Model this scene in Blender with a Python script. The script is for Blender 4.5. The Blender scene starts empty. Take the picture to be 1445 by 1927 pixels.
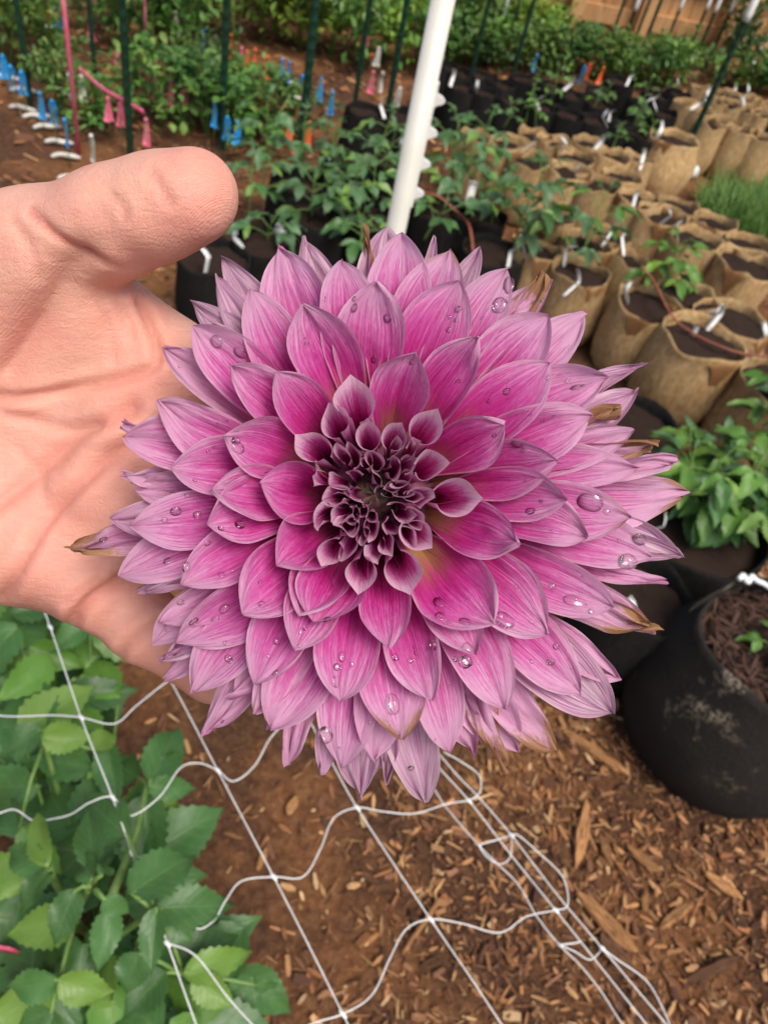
import bpy, math, random
import numpy as np
from mathutils import Matrix, Vector, noise as mnoise

random.seed(7)
rng = np.random.default_rng(7)
scn = bpy.context.scene
COL = scn.collection

# ------------------------------------------------------------------ camera
F, PX, PY = 1447.0, 722.5, 963.5            # focal length and centre, in photograph pixels (1445 x 1927)
CAMH = 1.25
def _pose(nx, ny):
    d = Vector(((nx - PX) / F, -(ny - PY) / F, -1.0)); u = (-d).normalized()
    fw = Vector((0, 0, -1)); y = (fw - u * fw.dot(u)).normalized(); x = y.cross(u)
    return Matrix((x, y, u))
R3 = _pose(360, 2300)                        # camera axes -> world (nadir point read from the stakes)
C0 = Vector((0, 0, CAMH))
cam_d = bpy.data.cameras.new('camera')
cam = bpy.data.objects.new('camera', cam_d); COL.objects.link(cam)
cam.matrix_world = Matrix.Translation(C0) @ R3.to_4x4()
cam_d.sensor_fit = 'VERTICAL'; cam_d.sensor_height = 36.0
cam_d.lens = 36.0 * F / 1927.0
cam_d.clip_start = 0.01; cam_d.clip_end = 300
cam_d.dof.use_dof = True; cam_d.dof.focus_distance = 0.155
cam_d.dof.aperture_fstop = cam_d.lens / 1000 / 0.0009
scn.camera = cam

# ------------------------------------------------------------------ world, sun, exposure
SUN_EL, SUN_AZ = 62.0, 138.0                 # azimuth measured from +Y towards +X
w = bpy.data.worlds.new('World'); scn.world = w; w.use_nodes = True
nt = w.node_tree; bg = nt.nodes['Background']
sky = nt.nodes.new('ShaderNodeTexSky'); sky.sky_type = 'NISHITA'; sky.sun_disc = False
sky.sun_elevation = math.radians(SUN_EL); sky.sun_rotation = math.radians(SUN_AZ)
sky.air_density = 1.0; sky.dust_density = 4.0; sky.ozone_density = 0.6
nt.links.new(sky.outputs[0], bg.inputs[0]); bg.inputs[1].default_value = 0.115
sd = bpy.data.lights.new('sun', 'SUN'); sd.energy = 2.5; sd.angle = math.radians(28); sd.color = (1.0, 0.95, 0.87)
sun = bpy.data.objects.new('sun', sd); COL.objects.link(sun)
az, el = math.radians(SUN_AZ), math.radians(SUN_EL)
to_sun = Vector((math.sin(az) * math.cos(el), math.cos(az) * math.cos(el), math.sin(el)))
sun.rotation_euler = to_sun.to_track_quat('Z', 'Y').to_euler(); sun.location = (0, 0, 5)
vs = scn.view_settings
vs.view_transform = 'Standard'; vs.look = 'None'; vs.gamma = 1.0; vs.use_curve_mapping = False
vs.exposure = 0.34
scn.cycles.max_bounces = 6; scn.cycles.transparent_max_bounces = 8
scn.cycles.use_denoising = True

# ------------------------------------------------------------------ helpers
def ray(x, y):
    return R3 @ Vector(((x - PX) / F, -(y - PY) / F, -1.0))
def gp(x, y, z=0.0):
    r = ray(x, y); return C0 + r * ((z - CAMH) / r.z)
def camp(x, y, d):                           # pixel + depth -> camera space metres
    return Vector(((x - PX) / F * d, -(y - PY) / F * d, -d))
def to_world(v): return C0 + R3 @ v
def z_at(g, y):                              # height on the vertical line through g that shows at picture row y
    lo, hi = 0.0, CAMH + 2
    for _ in range(40):
        m = (lo + hi) / 2; v = R3.transposed() @ (Vector((g.x, g.y, m)) - C0)
        if v.z >= -0.01: hi = m; continue
        yy = PY - v.y / -v.z * F
        if yy > y: lo = m
        else: hi = m
    return lo
def pxm(p):                                  # picture pixels per metre at a world point
    return F / -((R3.transposed() @ (Vector(p) - C0)).z)

def tag(o, label=None, cat=None, group=None, kind=None):
    if label: o['label'] = label
    if cat: o['category'] = cat
    if group: o['group'] = group
    if kind: o['kind'] = kind
    return o
def empty(name, loc=(0, 0, 0), rz=0.0):
    o = bpy.data.objects.new(name, None); COL.objects.link(o)
    o.location = loc; o.rotation_euler = (0, 0, rz); o.empty_display_size = 0.02
    return o
def mesh(name, V, Fc, mats=None, smooth=True, uv=None, col=None):
    me = bpy.data.meshes.new(name)
    me.from_pydata([tuple(v) for v in V], [], [tuple(int(i) for i in f) for f in Fc])
    if uv is not None:
        l = me.uv_layers.new(name='UVMap')
        idx = np.zeros(len(me.loops), dtype=np.int32); me.loops.foreach_get('vertex_index', idx)
        l.data.foreach_set('uv', np.asarray(uv, dtype=np.float32)[idx].ravel())
    if col is not None:
        a = me.color_attributes.new('Col', 'FLOAT_COLOR', 'POINT')
        c = np.ones((len(V), 4), dtype=np.float32); c[:, :3] = col; a.data.foreach_set('color', c.ravel())
    for m in (mats or []): me.materials.append(m)
    if smooth: me.polygons.foreach_set('use_smooth', [True] * len(me.polygons))
    me.update(); return me
def obj(name, me, parent=None, M=None):
    o = bpy.data.objects.new(name, me); COL.objects.link(o)
    if parent: o.parent = parent
    if M is not None: o.matrix_basis = M
    return o
def grid_faces(n, m, wrap=False):
    f = []
    for i in range(n - 1):
        for j in range(m if wrap else m - 1):
            k = (j + 1) % m
            f.append((i * m + j, i * m + k, (i + 1) * m + k, (i + 1) * m + j))
    return f
def resample(P, n):
    P = [Vector(p) for p in P]; m = len(P); out = []
    for i in range(n):
        t = i / (n - 1) * (m - 1); k = min(int(t), m - 2); s = t - k
        p0, p1, p2, p3 = P[max(k - 1, 0)], P[k], P[k + 1], P[min(k + 2, m - 1)]
        out.append(0.5 * ((2 * p1) + (p2 - p0) * s + (2 * p0 - 5 * p1 + 4 * p2 - p3) * s * s + (3 * p1 - p0 - 3 * p2 + p3) * s ** 3))
    return out
def tube(P, rad, sides=8, cap=True):
    P = [Vector(p) for p in P]; V = []; Fc = []
    n = len(P); N = None
    for i, p in enumerate(P):
        t = (P[min(i + 1, n - 1)] - P[max(i - 1, 0)]).normalized()
        if N is None: N = t.orthogonal().normalized()
        else:
            N = (N - t * N.dot(t)); N = N.normalized() if N.length > 1e-6 else t.orthogonal().normalized()
        B = t.cross(N); r = rad[i] if hasattr(rad, '__len__') else rad
        for k in range(sides):
            a = 2 * math.pi * k / sides; V.append(p + (N * math.cos(a) + B * math.sin(a)) * r)
    Fc = grid_faces(n, sides, True)
    if cap: Fc.append(tuple(range(sides))[::-1]); Fc.append(tuple((n - 1) * sides + k for k in range(sides)))
    return V, Fc
def boxm(sx, sy, sz, bev=0.0, c=(0, 0, 0)):
    V = []; 
    for z in (-1, 1):
        for x, y in ((-1, -1), (1, -1), (1, 1), (-1, 1)):
            V.append((c[0] + x * sx / 2, c[1] + y * sy / 2, c[2] + z * sz / 2))
    return V, [(3, 2, 1, 0), (4, 5, 6, 7), (0, 1, 5, 4), (1, 2, 6, 5), (2, 3, 7, 6), (3, 0, 4, 7)]
class MB:
    def __init__(s): s.V = []; s.F = []; s.C = []
    def add(s, V, Fc, col=None):
        o = len(s.V); s.V += [tuple(v) for v in V]; s.F += [tuple(i + o for i in f) for f in Fc]
        if col is not None: s.C += [col] * len(V)
        return s
    def mesh(s, name, mats, smooth=True): return mesh(name, s.V, s.F, mats, smooth, col=np.array(s.C) if s.C else None)

# ------------------------------------------------------------------ materials
class NT:
    def __init__(s, name):
        s.m = bpy.data.materials.new(name); s.m.use_nodes = True; s.t = s.m.node_tree; s.t.nodes.clear()
        s.out = s.n('ShaderNodeOutputMaterial')
    def n(s, typ, **kw):
        x = s.t.nodes.new(typ)
        for k, v in kw.items(): setattr(x, k, v)
        return x
    def put(s, x, i, v):
        if v is None: return
        if hasattr(v, 'is_output') or isinstance(v, bpy.types.NodeSocket): s.t.links.new(v, x.inputs[i])
        else:
            if isinstance(v, (tuple, list)) and len(v) == 3 and x.inputs[i].type == 'RGBA': v = (*v, 1)
            x.inputs[i].default_value = v
    def math(s, op, a, b=None, c=None, clamp=False):
        x = s.n('ShaderNodeMath', operation=op, use_clamp=clamp)
        s.put(x, 0, a); s.put(x, 1, b); s.put(x, 2, c); return x.outputs[0]
    def mix(s, f, a, b, blend='MIX'):
        x = s.n('ShaderNodeMix', data_type='RGBA', blend_type=blend, clamp_factor=True)
        s.put(x, 0, f); s.put(x, 6, a); s.put(x, 7, b); return x.outputs[2]
    def ramp(s, f, stops, interp='LINEAR'):
        x = s.n('ShaderNodeValToRGB'); x.color_ramp.interpolation = interp
        e = x.color_ramp.elements
        while len(e) < len(stops): e.new(0.5)
        for q, (p, c) in zip(e, stops):
            q.position = p; q.color = (*c, 1) if len(c) == 3 else c
        s.put(x, 0, f); return x.outputs[0]
    def sm(s, v, a, b):
        x = s.n('ShaderNodeMapRange', interpolation_type='SMOOTHSTEP'); s.put(x, 0, v); s.put(x, 1, a); s.put(x, 2, b); return x.outputs[0]
    def noise(s, vec, scale, detail=4, rough=0.55, dist=0.0, out=0):
        x = s.n('ShaderNodeTexNoise'); s.put(x, 'Vector', vec); x.inputs['Scale'].default_value = scale
        x.inputs['Detail'].default_value = detail; x.inputs['Roughness'].default_value = rough; x.inputs['Distortion'].default_value = dist
        return x.outputs[out]
    def co(s, k='Object'): return s.n('ShaderNodeTexCoord').outputs[k]
    def xyz(s, x, y, z=0.0):
        c = s.n('ShaderNodeCombineXYZ'); s.put(c, 0, x); s.put(c, 1, y); s.put(c, 2, z); return c.outputs[0]
    def sep(s, v):
        c = s.n('ShaderNodeSeparateXYZ'); s.put(c, 0, v); return c.outputs
    def bump(s, h, strength=0.3, dist=0.001, nrm=None):
        b = s.n('ShaderNodeBump'); s.put(b, 'Height', h); b.inputs['Strength'].default_value = strength; b.inputs['Distance'].default_value = dist
        if nrm is not None: s.put(b, 'Normal', nrm)
        return b.outputs[0]
    def bsdf(s, col, rough=0.6, nrm=None, spec=0.5, **kw):
        b = s.n('ShaderNodeBsdfPrincipled'); s.put(b, 'Base Color', col); s.put(b, 'Roughness', rough); s.put(b, 'Specular IOR Level', spec)
        if nrm is not None: s.put(b, 'Normal', nrm)
        for k, v in kw.items(): s.put(b, k, v)
        return b.outputs[0]
    def end(s, sh): s.t.links.new(sh, s.out.inputs[0]); return s.m
    def mixsh(s, f, a, b):
        x = s.n('ShaderNodeMixShader'); s.put(x, 0, f); s.t.links.new(a, x.inputs[1]); s.t.links.new(b, x.inputs[2]); return x.outputs[0]

def simple(name, c1, c2, scale=40, rough=0.7, bump=0.3, bd=0.001, spec=0.4, detail=4, var=0.25):
    q = NT(name); v = q.co(); f = q.noise(v, scale, detail)
    col = q.mix(q.sm(f, 0.3, 0.7), c1, c2)
    if var:
        r = q.n('ShaderNodeObjectInfo').outputs['Random']
        hs = q.n('ShaderNodeHueSaturation'); q.put(hs, 'Color', col); q.put(hs, 'Value', q.math('MULTIPLY_ADD', r, var * 2, 1 - var)); col = hs.outputs[0]
    return q.end(q.bsdf(col, rough, q.bump(f, bump, bd) if bump else None, spec))

def petal_mat(name):
    q = NT(name)
    uv = q.sep(q.co('UV')); s = q.math('MULTIPLY_ADD', uv[0], 2.0, -1.0); t = uv[1]; sa = q.math('ABSOLUTE', s)
    oi = q.n('ShaderNodeObjectInfo'); rnd = oi.outputs['Random']
    oc = q.n('ShaderNodeSeparateColor'); q.t.links.new(oi.outputs['Color'], oc.inputs[0])
    fade, brown, yel = q.math('MULTIPLY_ADD', oc.outputs[0], 1 / 0.7, -0.3 / 0.7), oc.outputs[1], oc.outputs[2]
    rz = q.math('MULTIPLY', rnd, 90.0)
    # pigment streaks follow the veins, which converge at the tip
    sv = q.math('MULTIPLY', s, q.math('MULTIPLY_ADD', t, 0.9, 1.0))
    st1 = q.noise(q.xyz(q.math('MULTIPLY', sv, 9.0), q.math('MULTIPLY', t, 1.6), rz), 1.0, 5, 0.65, 0.6)
    st2 = q.noise(q.xyz(q.math('MULTIPLY', sv, 26.0), q.math('MULTIPLY', t, 3.0), rz), 1.0, 3, 0.6, 0.4)
    blot = q.noise(q.xyz(q.math('MULTIPLY', s, 7.0), q.math('MULTIPLY', t, 9.0), rz), 2.2, 5, 0.7, 0.3)
    strk = q.math('ADD', q.math('MULTIPLY', st1, 0.6), q.math('ADD', q.math('MULTIPLY', st2, 0.25), q.math('MULTIPLY', blot, 0.3)))
    k = q.math('ADD', t, q.math('MULTIPLY', q.math('SUBTRACT', strk, 0.575), 1.45))
    k = q.math('ADD', k, q.math('MULTIPLY', q.math('POWER', sa, 2.0), 0.16))
    k = q.math('ADD', k, q.math('MULTIPLY', fade, 0.55))
    under = q.ramp(k, [(0.1, (0.36, 0.02, 0.17)), (0.55, (0.54, 0.07, 0.32)), (1.0, (0.70, 0.24, 0.50))])
    col = q.ramp(k, [(0.18, (0.34, 0.004, 0.11)), (0.42, (0.54, 0.014, 0.21)), (0.62, (0.63, 0.052, 0.32)),
                     (0.82, (0.69, 0.175, 0.46)), (1.02, (0.80, 0.43, 0.64))])
    col = q.mix(q.n('ShaderNodeNewGeometry').outputs['Backfacing'], col, under)
    # wilted outer petals: pale ground with violet veins
    wv = q.sm(q.math('ADD', st2, q.math('MULTIPLY', st1, 0.5)), 0.62, 0.88)
    wil = q.mix(wv, (0.80, 0.64, 0.68), (0.42, 0.12, 0.34))
    col = q.mix(q.math('MULTIPLY', q.sm(fade, 0.30, 0.85), 0.85), col, wil)
    # yellow throat
    th = q.math('MULTIPLY', q.math('SUBTRACT', 1.0, q.sm(q.math('ADD', t, q.math('MULTIPLY', st1, 0.35)), 0.34, 0.72)), q.math('SUBTRACT', 1.0, q.sm(sa, 0.25, 0.9)))
    col = q.mix(q.math('MULTIPLY', th, yel), col, (0.72, 0.40, 0.13))
    # pale rim, brown scorched margins
    rolled = q.math('SUBTRACT', 1.0, oi.outputs['Alpha'])
    rim = q.math('MAXIMUM', q.sm(q.math('ADD', sa, q.math('MULTIPLY', blot, 0.08)), 0.90, 1.04), q.math('MULTIPLY', q.sm(t, 0.80, 1.0), q.math('MULTIPLY', rolled, 1.3)))
    col = q.mix(q.math('MULTIPLY', rim, 0.50), col, (0.84, 0.60, 0.68))
    bb = q.math('ADD', q.math('MULTIPLY', q.sm(t, 0.62, 1.0), 0.6), q.math('MULTIPLY', sa, 0.45))
    bm = q.sm(q.math('MULTIPLY', q.math('ADD', bb, q.math('MULTIPLY', q.math('SUBTRACT', blot, 0.3), 0.9)), brown), 0.55, 0.80)
    col = q.mix(bm, col, q.mix(st1, (0.26, 0.10, 0.045), (0.64, 0.38, 0.19)))
    h = q.math('ADD', q.math('MULTIPLY', st2, 0.7), q.math('MULTIPLY', st1, 0.8))
    nb = q.bump(q.math('ADD', h, q.math('MULTIPLY', blot, 0.5)), 0.75, 0.0006)
    b = q.bsdf(col, 0.46, nb, 0.28)
    tr = q.n('ShaderNodeBsdfTranslucent'); q.put(tr, 0, col); q.put(tr, 'Normal', nb)
    return q.end(q.mixsh(0.34, b, tr.outputs[0]))

def skin_mat():
    q = NT('skin'); v = q.co()
    at = q.n('ShaderNodeAttribute', attribute_name='Col'); fl = q.n('ShaderNodeSeparateColor'); q.t.links.new(at.outputs[0], fl.inputs[0])
    n1 = q.noise(v, 60, 4, 0.6); n2 = q.noise(v, 260, 3, 0.6)
    base = q.mix(q.sm(n1, 0.3, 0.72), (0.70, 0.365, 0.27), (0.67, 0.295, 0.23))
    base = q.mix(q.math('MULTIPLY', n2, 0.22), base, (0.78, 0.52, 0.40))
    base = q.mix(q.math('MULTIPLY', fl.outputs[0], 0.85), base, (0.70, 0.27, 0.20))     # flushed skin
    base = q.mix(q.math('MULTIPLY', fl.outputs[1], 0.75), base, (0.58, 0.17, 0.13))     # crease redness
    # fine ridges: stretched, bent wave
    mp = q.n('ShaderNodeMapping'); q.put(mp, 0, v); mp.inputs['Rotation'].default_value = (0, 0, 0.9)
    wv = q.n('ShaderNodeTexWave', wave_type='BANDS'); q.put(wv, 'Vector', mp.outputs[0]); wv.inputs['Scale'].default_value = 760; wv.inputs['Distortion'].default_value = 9; wv.inputs['Detail'].default_value = 2; wv.inputs['Detail Scale'].default_value = 0.06
    vo = q.n('ShaderNodeTexVoronoi', feature='DISTANCE_TO_EDGE'); q.put(vo, 'Vector', v); vo.inputs['Scale'].default_value = 620
    sx_ = q.n('ShaderNodeMapping'); q.put(sx_, 0, v); sx_.inputs['Rotation'].default_value = (0, 0, 0.75); sx_.inputs['Scale'].default_value = (1.0, 4.5, 1.0)
    mus = q.math('ADD', q.noise(v, 95, 6, 0.7, 1.2), q.math('MULTIPLY', q.noise(sx_.outputs[0], 170, 5, 0.7, 0.8), 0.9))
    h = q.math('ADD', q.math('MULTIPLY', wv.outputs['Fac'], 0.12), q.math('ADD', q.math('MULTIPLY', q.math('MINIMUM', vo.outputs[0], 0.2), 0.8), q.math('MULTIPLY', mus, 1.1)))
    nb = q.bump(h, 0.55, 0.0006)
    b = q.bsdf(base, 0.48, nb, 0.4, **{'Subsurface Weight': 0.35, 'Subsurface Radius': (0.006, 0.0022, 0.0011), 'Subsurface Scale': 1.0})
    return q.end(b)

def leaf_mat(name, c1, c2, back=(0.10, 0.17, 0.06), gloss=0.42):
    q = NT(name); uv = q.sep(q.co('UV')); s = q.math('ABSOLUTE', q.math('MULTIPLY_ADD', uv[0], 2.0, -1.0)); t = uv[1]
    oi = q.n('ShaderNodeObjectInfo'); rnd = oi.outputs['Random']
    nz = q.noise(q.xyz(uv[0], t, q.math('MULTIPLY', rnd, 50)), 6, 4)
    col = q.mix(nz, c1, c2)
    col = q.mix(q.math('MULTIPLY', q.math('GREATER_THAN', rnd, 0.86), 0.6), col, (0.17, 0.27, 0.035))
    hs = q.n('ShaderNodeHueSaturation'); q.put(hs, 'Color', col); q.put(hs, 'Value', q.math('MULTIPLY_ADD', rnd, 0.6, 0.7)); col = hs.outputs[0]
    # side veins
    vn = q.math('SINE', q.math('MULTIPLY', q.math('SUBTRACT', t, q.math('MULTIPLY', s, 0.28)), 44.0))
    vn = q.sm(vn, 0.82, 1.0); mid = q.math('SUBTRACT', 1.0, q.sm(s, 0.0, 0.06))
    vein = q.math('MAXIMUM', q.math('MULTIPLY', vn, 0.45), mid)
    col = q.mix(q.math('MULTIPLY', vein, 0.40), col, (0.20, 0.30, 0.10))
    nb = q.bump(q.math('SUBTRACT', nz, q.math('MULTIPLY', vein, 0.8)), 0.45, 0.0012)
    b = q.bsdf(col, gloss, nb, 0.45)
    tr = q.n('ShaderNodeBsdfTranslucent'); q.put(tr, 0, q.mix(0.5, col, (0.16, 0.30, 0.03)))
    return q.end(q.mixsh(0.25, b, tr.outputs[0]))

def foliage_mat(name, c1, c2, c3):
    q = NT(name); at = q.n('ShaderNodeAttribute', attribute_name='Col')
    oi = q.n('ShaderNodeObjectInfo'); sp = q.n('ShaderNodeSeparateColor'); q.t.links.new(at.outputs[0], sp.inputs[0])
    col = q.ramp(sp.outputs[0], [(0.0, c1), (0.6, c2), (1.0, c3)])
    hs = q.n('ShaderNodeHueSaturation'); q.put(hs, 'Color', col); q.put(hs, 'Value', q.math('MULTIPLY_ADD', oi.outputs['Random'], 0.5, 0.75)); q.put(hs, 'Hue', q.math('MULTIPLY_ADD', oi.outputs['Random'], 0.03, 0.485))
    b = q.bsdf(hs.outputs[0], 0.5, None, 0.4); tr = q.n('ShaderNodeBsdfTranslucent'); q.put(tr, 0, hs.outputs[0])
    return q.end(q.mixsh(0.25, b, tr.outputs[0]))

def vcol_mat(name, rough=0.75, bs=220, bump=0.5, spec=0.35):
    q = NT(name); at = q.n('ShaderNodeAttribute', attribute_name='Col'); n = q.noise(q.co(), bs, 3)
    col = q.mix(q.math('MULTIPLY', n, 0.6), at.outputs[0], (0.05, 0.02, 0.01))
    return q.end(q.bsdf(col, rough, q.bump(n, bump, 0.002), spec))

def fabric_mat(name, c1, c2, dirt, dirtz, fine=900):
    q = NT(name); v = q.co(); z = q.sep(v)[2]; rnd = q.n('ShaderNodeObjectInfo').outputs['Random']
    off = q.n('ShaderNodeVectorMath', operation='ADD'); q.put(off, 0, v); q.t.links.new(q.xyz(q.math('MULTIPLY', rnd, 9), rnd, 0), off.inputs[1]); vv = off.outputs[0]
    n1 = q.noise(vv, 9, 5, 0.65, 0.5); n2 = q.noise(vv, 45, 4); n3 = q.noise(vv, fine, 2)
    col = q.mix(q.sm(n1, 0.3, 0.72), c1, c2)
    hs = q.n('ShaderNodeHueSaturation'); q.put(hs, 'Color', col); q.put(hs, 'Value', q.math('MULTIPLY_ADD', rnd, 0.4, 0.8)); col = hs.outputs[0]
    d = q.sm(q.math('ADD', z, q.math('MULTIPLY', q.math('SUBTRACT', n1, 0.5), dirtz * 2.6)), dirtz * 1.3, 0.0)
    col = q.mix(q.math('MULTIPLY', d, 0.85), col, dirt)
    col = q.mix(q.math('MULTIPLY', q.sm(n2, 0.5, 0.8), 0.35), col, dirt)
    h = q.math('ADD', q.math('MULTIPLY', n2, 1.0), q.math('MULTIPLY', n3, 0.3))
    return q.end(q.bsdf(col, 0.92, q.bump(h, 0.5, 0.006), 0.15))

M = {}
M['petal'] = petal_mat('petal_face')
M['skin'] = skin_mat()
M['nail'] = simple('nail', (0.70, 0.42, 0.36), (0.72, 0.46, 0.40), 60, 0.3, 0.1, 0.0002, var=0)
M['leaf'] = leaf_mat('dahlia_leaf', (0.042, 0.122, 0.032), (0.088, 0.205, 0.055))
M['leaf_young'] = leaf_mat('young_leaf', (0.075, 0.19, 0.028), (0.14, 0.29, 0.045))
M['leaf_grey'] = leaf_mat('blue_green_leaf', (0.065, 0.15, 0.060), (0.115, 0.225, 0.095))
M['stem'] = simple('green_stem', (0.10, 0.19, 0.04), (0.16, 0.26, 0.07), 60, 0.5, 0.2)
M['fol_dark'] = foliage_mat('dark_foliage', (0.022, 0.065, 0.016), (0.055, 0.130, 0.030), (0.11, 0.20, 0.05))
M['fol_mid'] = foliage_mat('mid_foliage', (0.045, 0.12, 0.022), (0.11, 0.23, 0.040), (0.24, 0.36, 0.08))
M['fol_lime'] = foliage_mat('lime_foliage', (0.07, 0.15, 0.020), (0.18, 0.30, 0.035), (0.38, 0.46, 0.08))
M['tan'] = fabric_mat('tan_felt', (0.38, 0.215, 0.085), (0.58, 0.42, 0.22), (0.19, 0.080, 0.028), 0.085)
M['black_felt'] = fabric_mat('black_felt', (0.010, 0.010, 0.010), (0.020, 0.018, 0.016), (0.035, 0.022, 0.014), 0.03)
M['potsoil'] = simple('potting_soil', (0.012, 0.008, 0.006), (0.085, 0.048, 0.034), 110, 0.95, 1.0, 0.006, 0.2, 6, 0.1)
M['mulch'] = vcol_mat('bark_mulch')
def chip_mat(name, c1, c2, c3):
    q = NT(name); x, y, z = q.sep(q.co()); rnd = q.n('ShaderNodeObjectInfo').outputs['Random']
    g = q.noise(q.xyz(q.math('MULTIPLY', x, 2.5), q.math('MULTIPLY', y, 26), q.math('MULTIPLY', rnd, 60)), 1.0, 5, 0.65, 0.8)
    b = q.noise(q.xyz(q.math('MULTIPLY', x, 4), q.math('MULTIPLY', y, 8), q.math('MULTIPLY', rnd, 30)), 1.0, 4, 0.7)
    col = q.ramp(g, [(0.28, c1), (0.5, c2), (0.72, c3)]); col = q.mix(q.sm(b, 0.48, 0.70), col, c1)
    hs = q.n('ShaderNodeHueSaturation'); q.put(hs, 'Color', col); q.put(hs, 'Value', q.math('MULTIPLY_ADD', rnd, 0.8, 0.5))
    return q.end(q.bsdf(hs.outputs[0], 0.85, q.bump(g, 0.9, 0.004), 0.25))
M['chip'] = chip_mat('pale_wood_chip', (0.10, 0.042, 0.018), (0.36, 0.17, 0.065), (0.58, 0.34, 0.15))
M['chipd'] = chip_mat('dark_bark_chip', (0.03, 0.014, 0.008), (0.11, 0.05, 0.025), (0.22, 0.11, 0.055))
M['steel_green'] = simple('green_plastic_coat', (0.004, 0.028, 0.016), (0.008, 0.042, 0.024), 90, 0.35, 0.25, 0.0006, 0.5, var=0.1)
M['white_plastic'] = simple('white_plastic', (0.74, 0.74, 0.70), (0.82, 0.82, 0.79), 14, 0.4, 0.05, 0.0005, 0.5, var=0.05)
M['pvc'] = simple('weathered_pvc', (0.58, 0.57, 0.49), (0.68, 0.67, 0.61), 9, 0.42, 0.08, 0.0005, 0.5, var=0)
M['net'] = simple('white_nylon', (0.72, 0.72, 0.70), (0.84, 0.84, 0.82), 40, 0.28, 0.0, 0.001, 0.6, var=0)
M['blue'] = simple('blue_ribbon', (0.015, 0.25, 0.62), (0.03, 0.34, 0.75), 30, 0.45, 0.1, var=0.15)
M['orange'] = simple('orange_ribbon', (0.85, 0.10, 0.025), (0.90, 0.17, 0.05), 30, 0.45, 0.1, var=0.1)
M['pink'] = simple('pink_ribbon', (0.78, 0.10, 0.20), (0.85, 0.25, 0.34), 30, 0.45, 0.1, var=0.15)
M['tapewhite'] = simple('white_tape', (0.62, 0.58, 0.50), (0.78, 0.76, 0.70), 30, 0.5, 0.1, var=0.1)
M['drip'] = simple('brown_drip_tube', (0.20, 0.055, 0.03), (0.30, 0.09, 0.05), 50, 0.5, 0.1, var=0)
M['wood'] = None

def fence_mat():
    q = NT('cedar_plank'); v = q.co(); rnd = q.n('ShaderNodeObjectInfo').outputs['Random']
    x, y, z = q.sep(v)
    g = q.noise(q.xyz(q.math('MULTIPLY', x, 60), q.math('MULTIPLY', rnd, 40), q.math('MULTIPLY', z, 3.0)), 1.0, 5, 0.6, 1.0)
    b = q.noise(q.xyz(x, q.math('MULTIPLY', rnd, 40), z), 4, 4)
    col = q.ramp(g, [(0.25, (0.26, 0.12, 0.045)), (0.5, (0.52, 0.29, 0.13)), (0.8, (0.66, 0.42, 0.21))])
    col = q.mix(q.sm(b, 0.5, 0.75), col, (0.30, 0.14, 0.055))
    hs = q.n('ShaderNodeHueSaturation'); q.put(hs, 'Color', col); q.put(hs, 'Value', q.math('MULTIPLY_ADD', rnd, 0.4, 0.85))
    return q.end(q.bsdf(hs.outputs[0], 0.8, q.bump(g, 0.4, 0.003), 0.25))
M['wood'] = fence_mat()
def ground_mat():
    q = NT('earth'); v = q.co(); p = q.sep(v)
    n1 = q.noise(v, 3.5, 5, 0.6); n2 = q.noise(v, 60, 6, 0.7, 0.4); n3 = q.noise(v, 300, 4, 0.7)
    col = q.ramp(n2, [(0.25, (0.035, 0.016, 0.010)), (0.5, (0.105, 0.050, 0.028)), (0.75, (0.20, 0.10, 0.050))])
    red = q.ramp(n2, [(0.25, (0.09, 0.035, 0.015)), (0.5, (0.22, 0.095, 0.040)), (0.75, (0.34, 0.17, 0.075))])
    col = q.mix(q.sm(n1, 0.42, 0.60), col, red)
    return q.end(q.bsdf(col, 0.95, q.bump(q.math('ADD', n2, q.math('MULTIPLY', n3, 0.5)), 0.9, 0.012), 0.15))
M['ground'] = ground_mat()
def drop_mat():
    q = NT('water'); fr = q.n('ShaderNodeFresnel'); fr.inputs[0].default_value = 1.33
    tr = q.n('ShaderNodeBsdfTransparent'); gl = q.n('ShaderNodeBsdfGlossy'); gl.inputs['Roughness'].default_value = 0.02
    rf = q.n('ShaderNodeBsdfRefraction'); rf.inputs['IOR'].default_value = 1.33; rf.inputs['Roughness'].default_value = 0.0
    return q.end(q.mixsh(q.math('MULTIPLY_ADD', fr.outputs[0], 0.95, 0.02), q.mixsh(0.10, tr.outputs[0], rf.outputs[0]), gl.outputs[0]))
M['water'] = drop_mat()
M['grass'] = foliage_mat('grass', (0.05, 0.12, 0.02), (0.11, 0.22, 0.04), (0.22, 0.34, 0.07))
#PART2

# ------------------------------------------------------------------ ground
def fbm(x, y, s, seed=0.0): return mnoise.noise(Vector((x * s + seed, y * s - seed, seed)))
def ground_h(x, y):
    return 0.012 * fbm(x, y, 2.2, 3.1) + 0.006 * fbm(x, y, 9.0, 1.7)
def axis(lo, hi, n_):
    far = [0.15, 0.4, 0.9, 1.8, 3.5, 7, 14, 30, 60, 120]
    return np.array([lo - f for f in far[::-1]] + list(np.linspace(lo, hi, n_)) + [hi + f for f in far])
gx = axis(-1.6, 2.6, 150); gy = axis(-0.6, 5.4, 170)
V = [(x, y, ground_h(x, y)) for y in gy for x in gx]
ground = tag(obj('ground', mesh('ground', V, grid_faces(len(gy), len(gx)), [M['ground']])), kind='structure')

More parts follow.
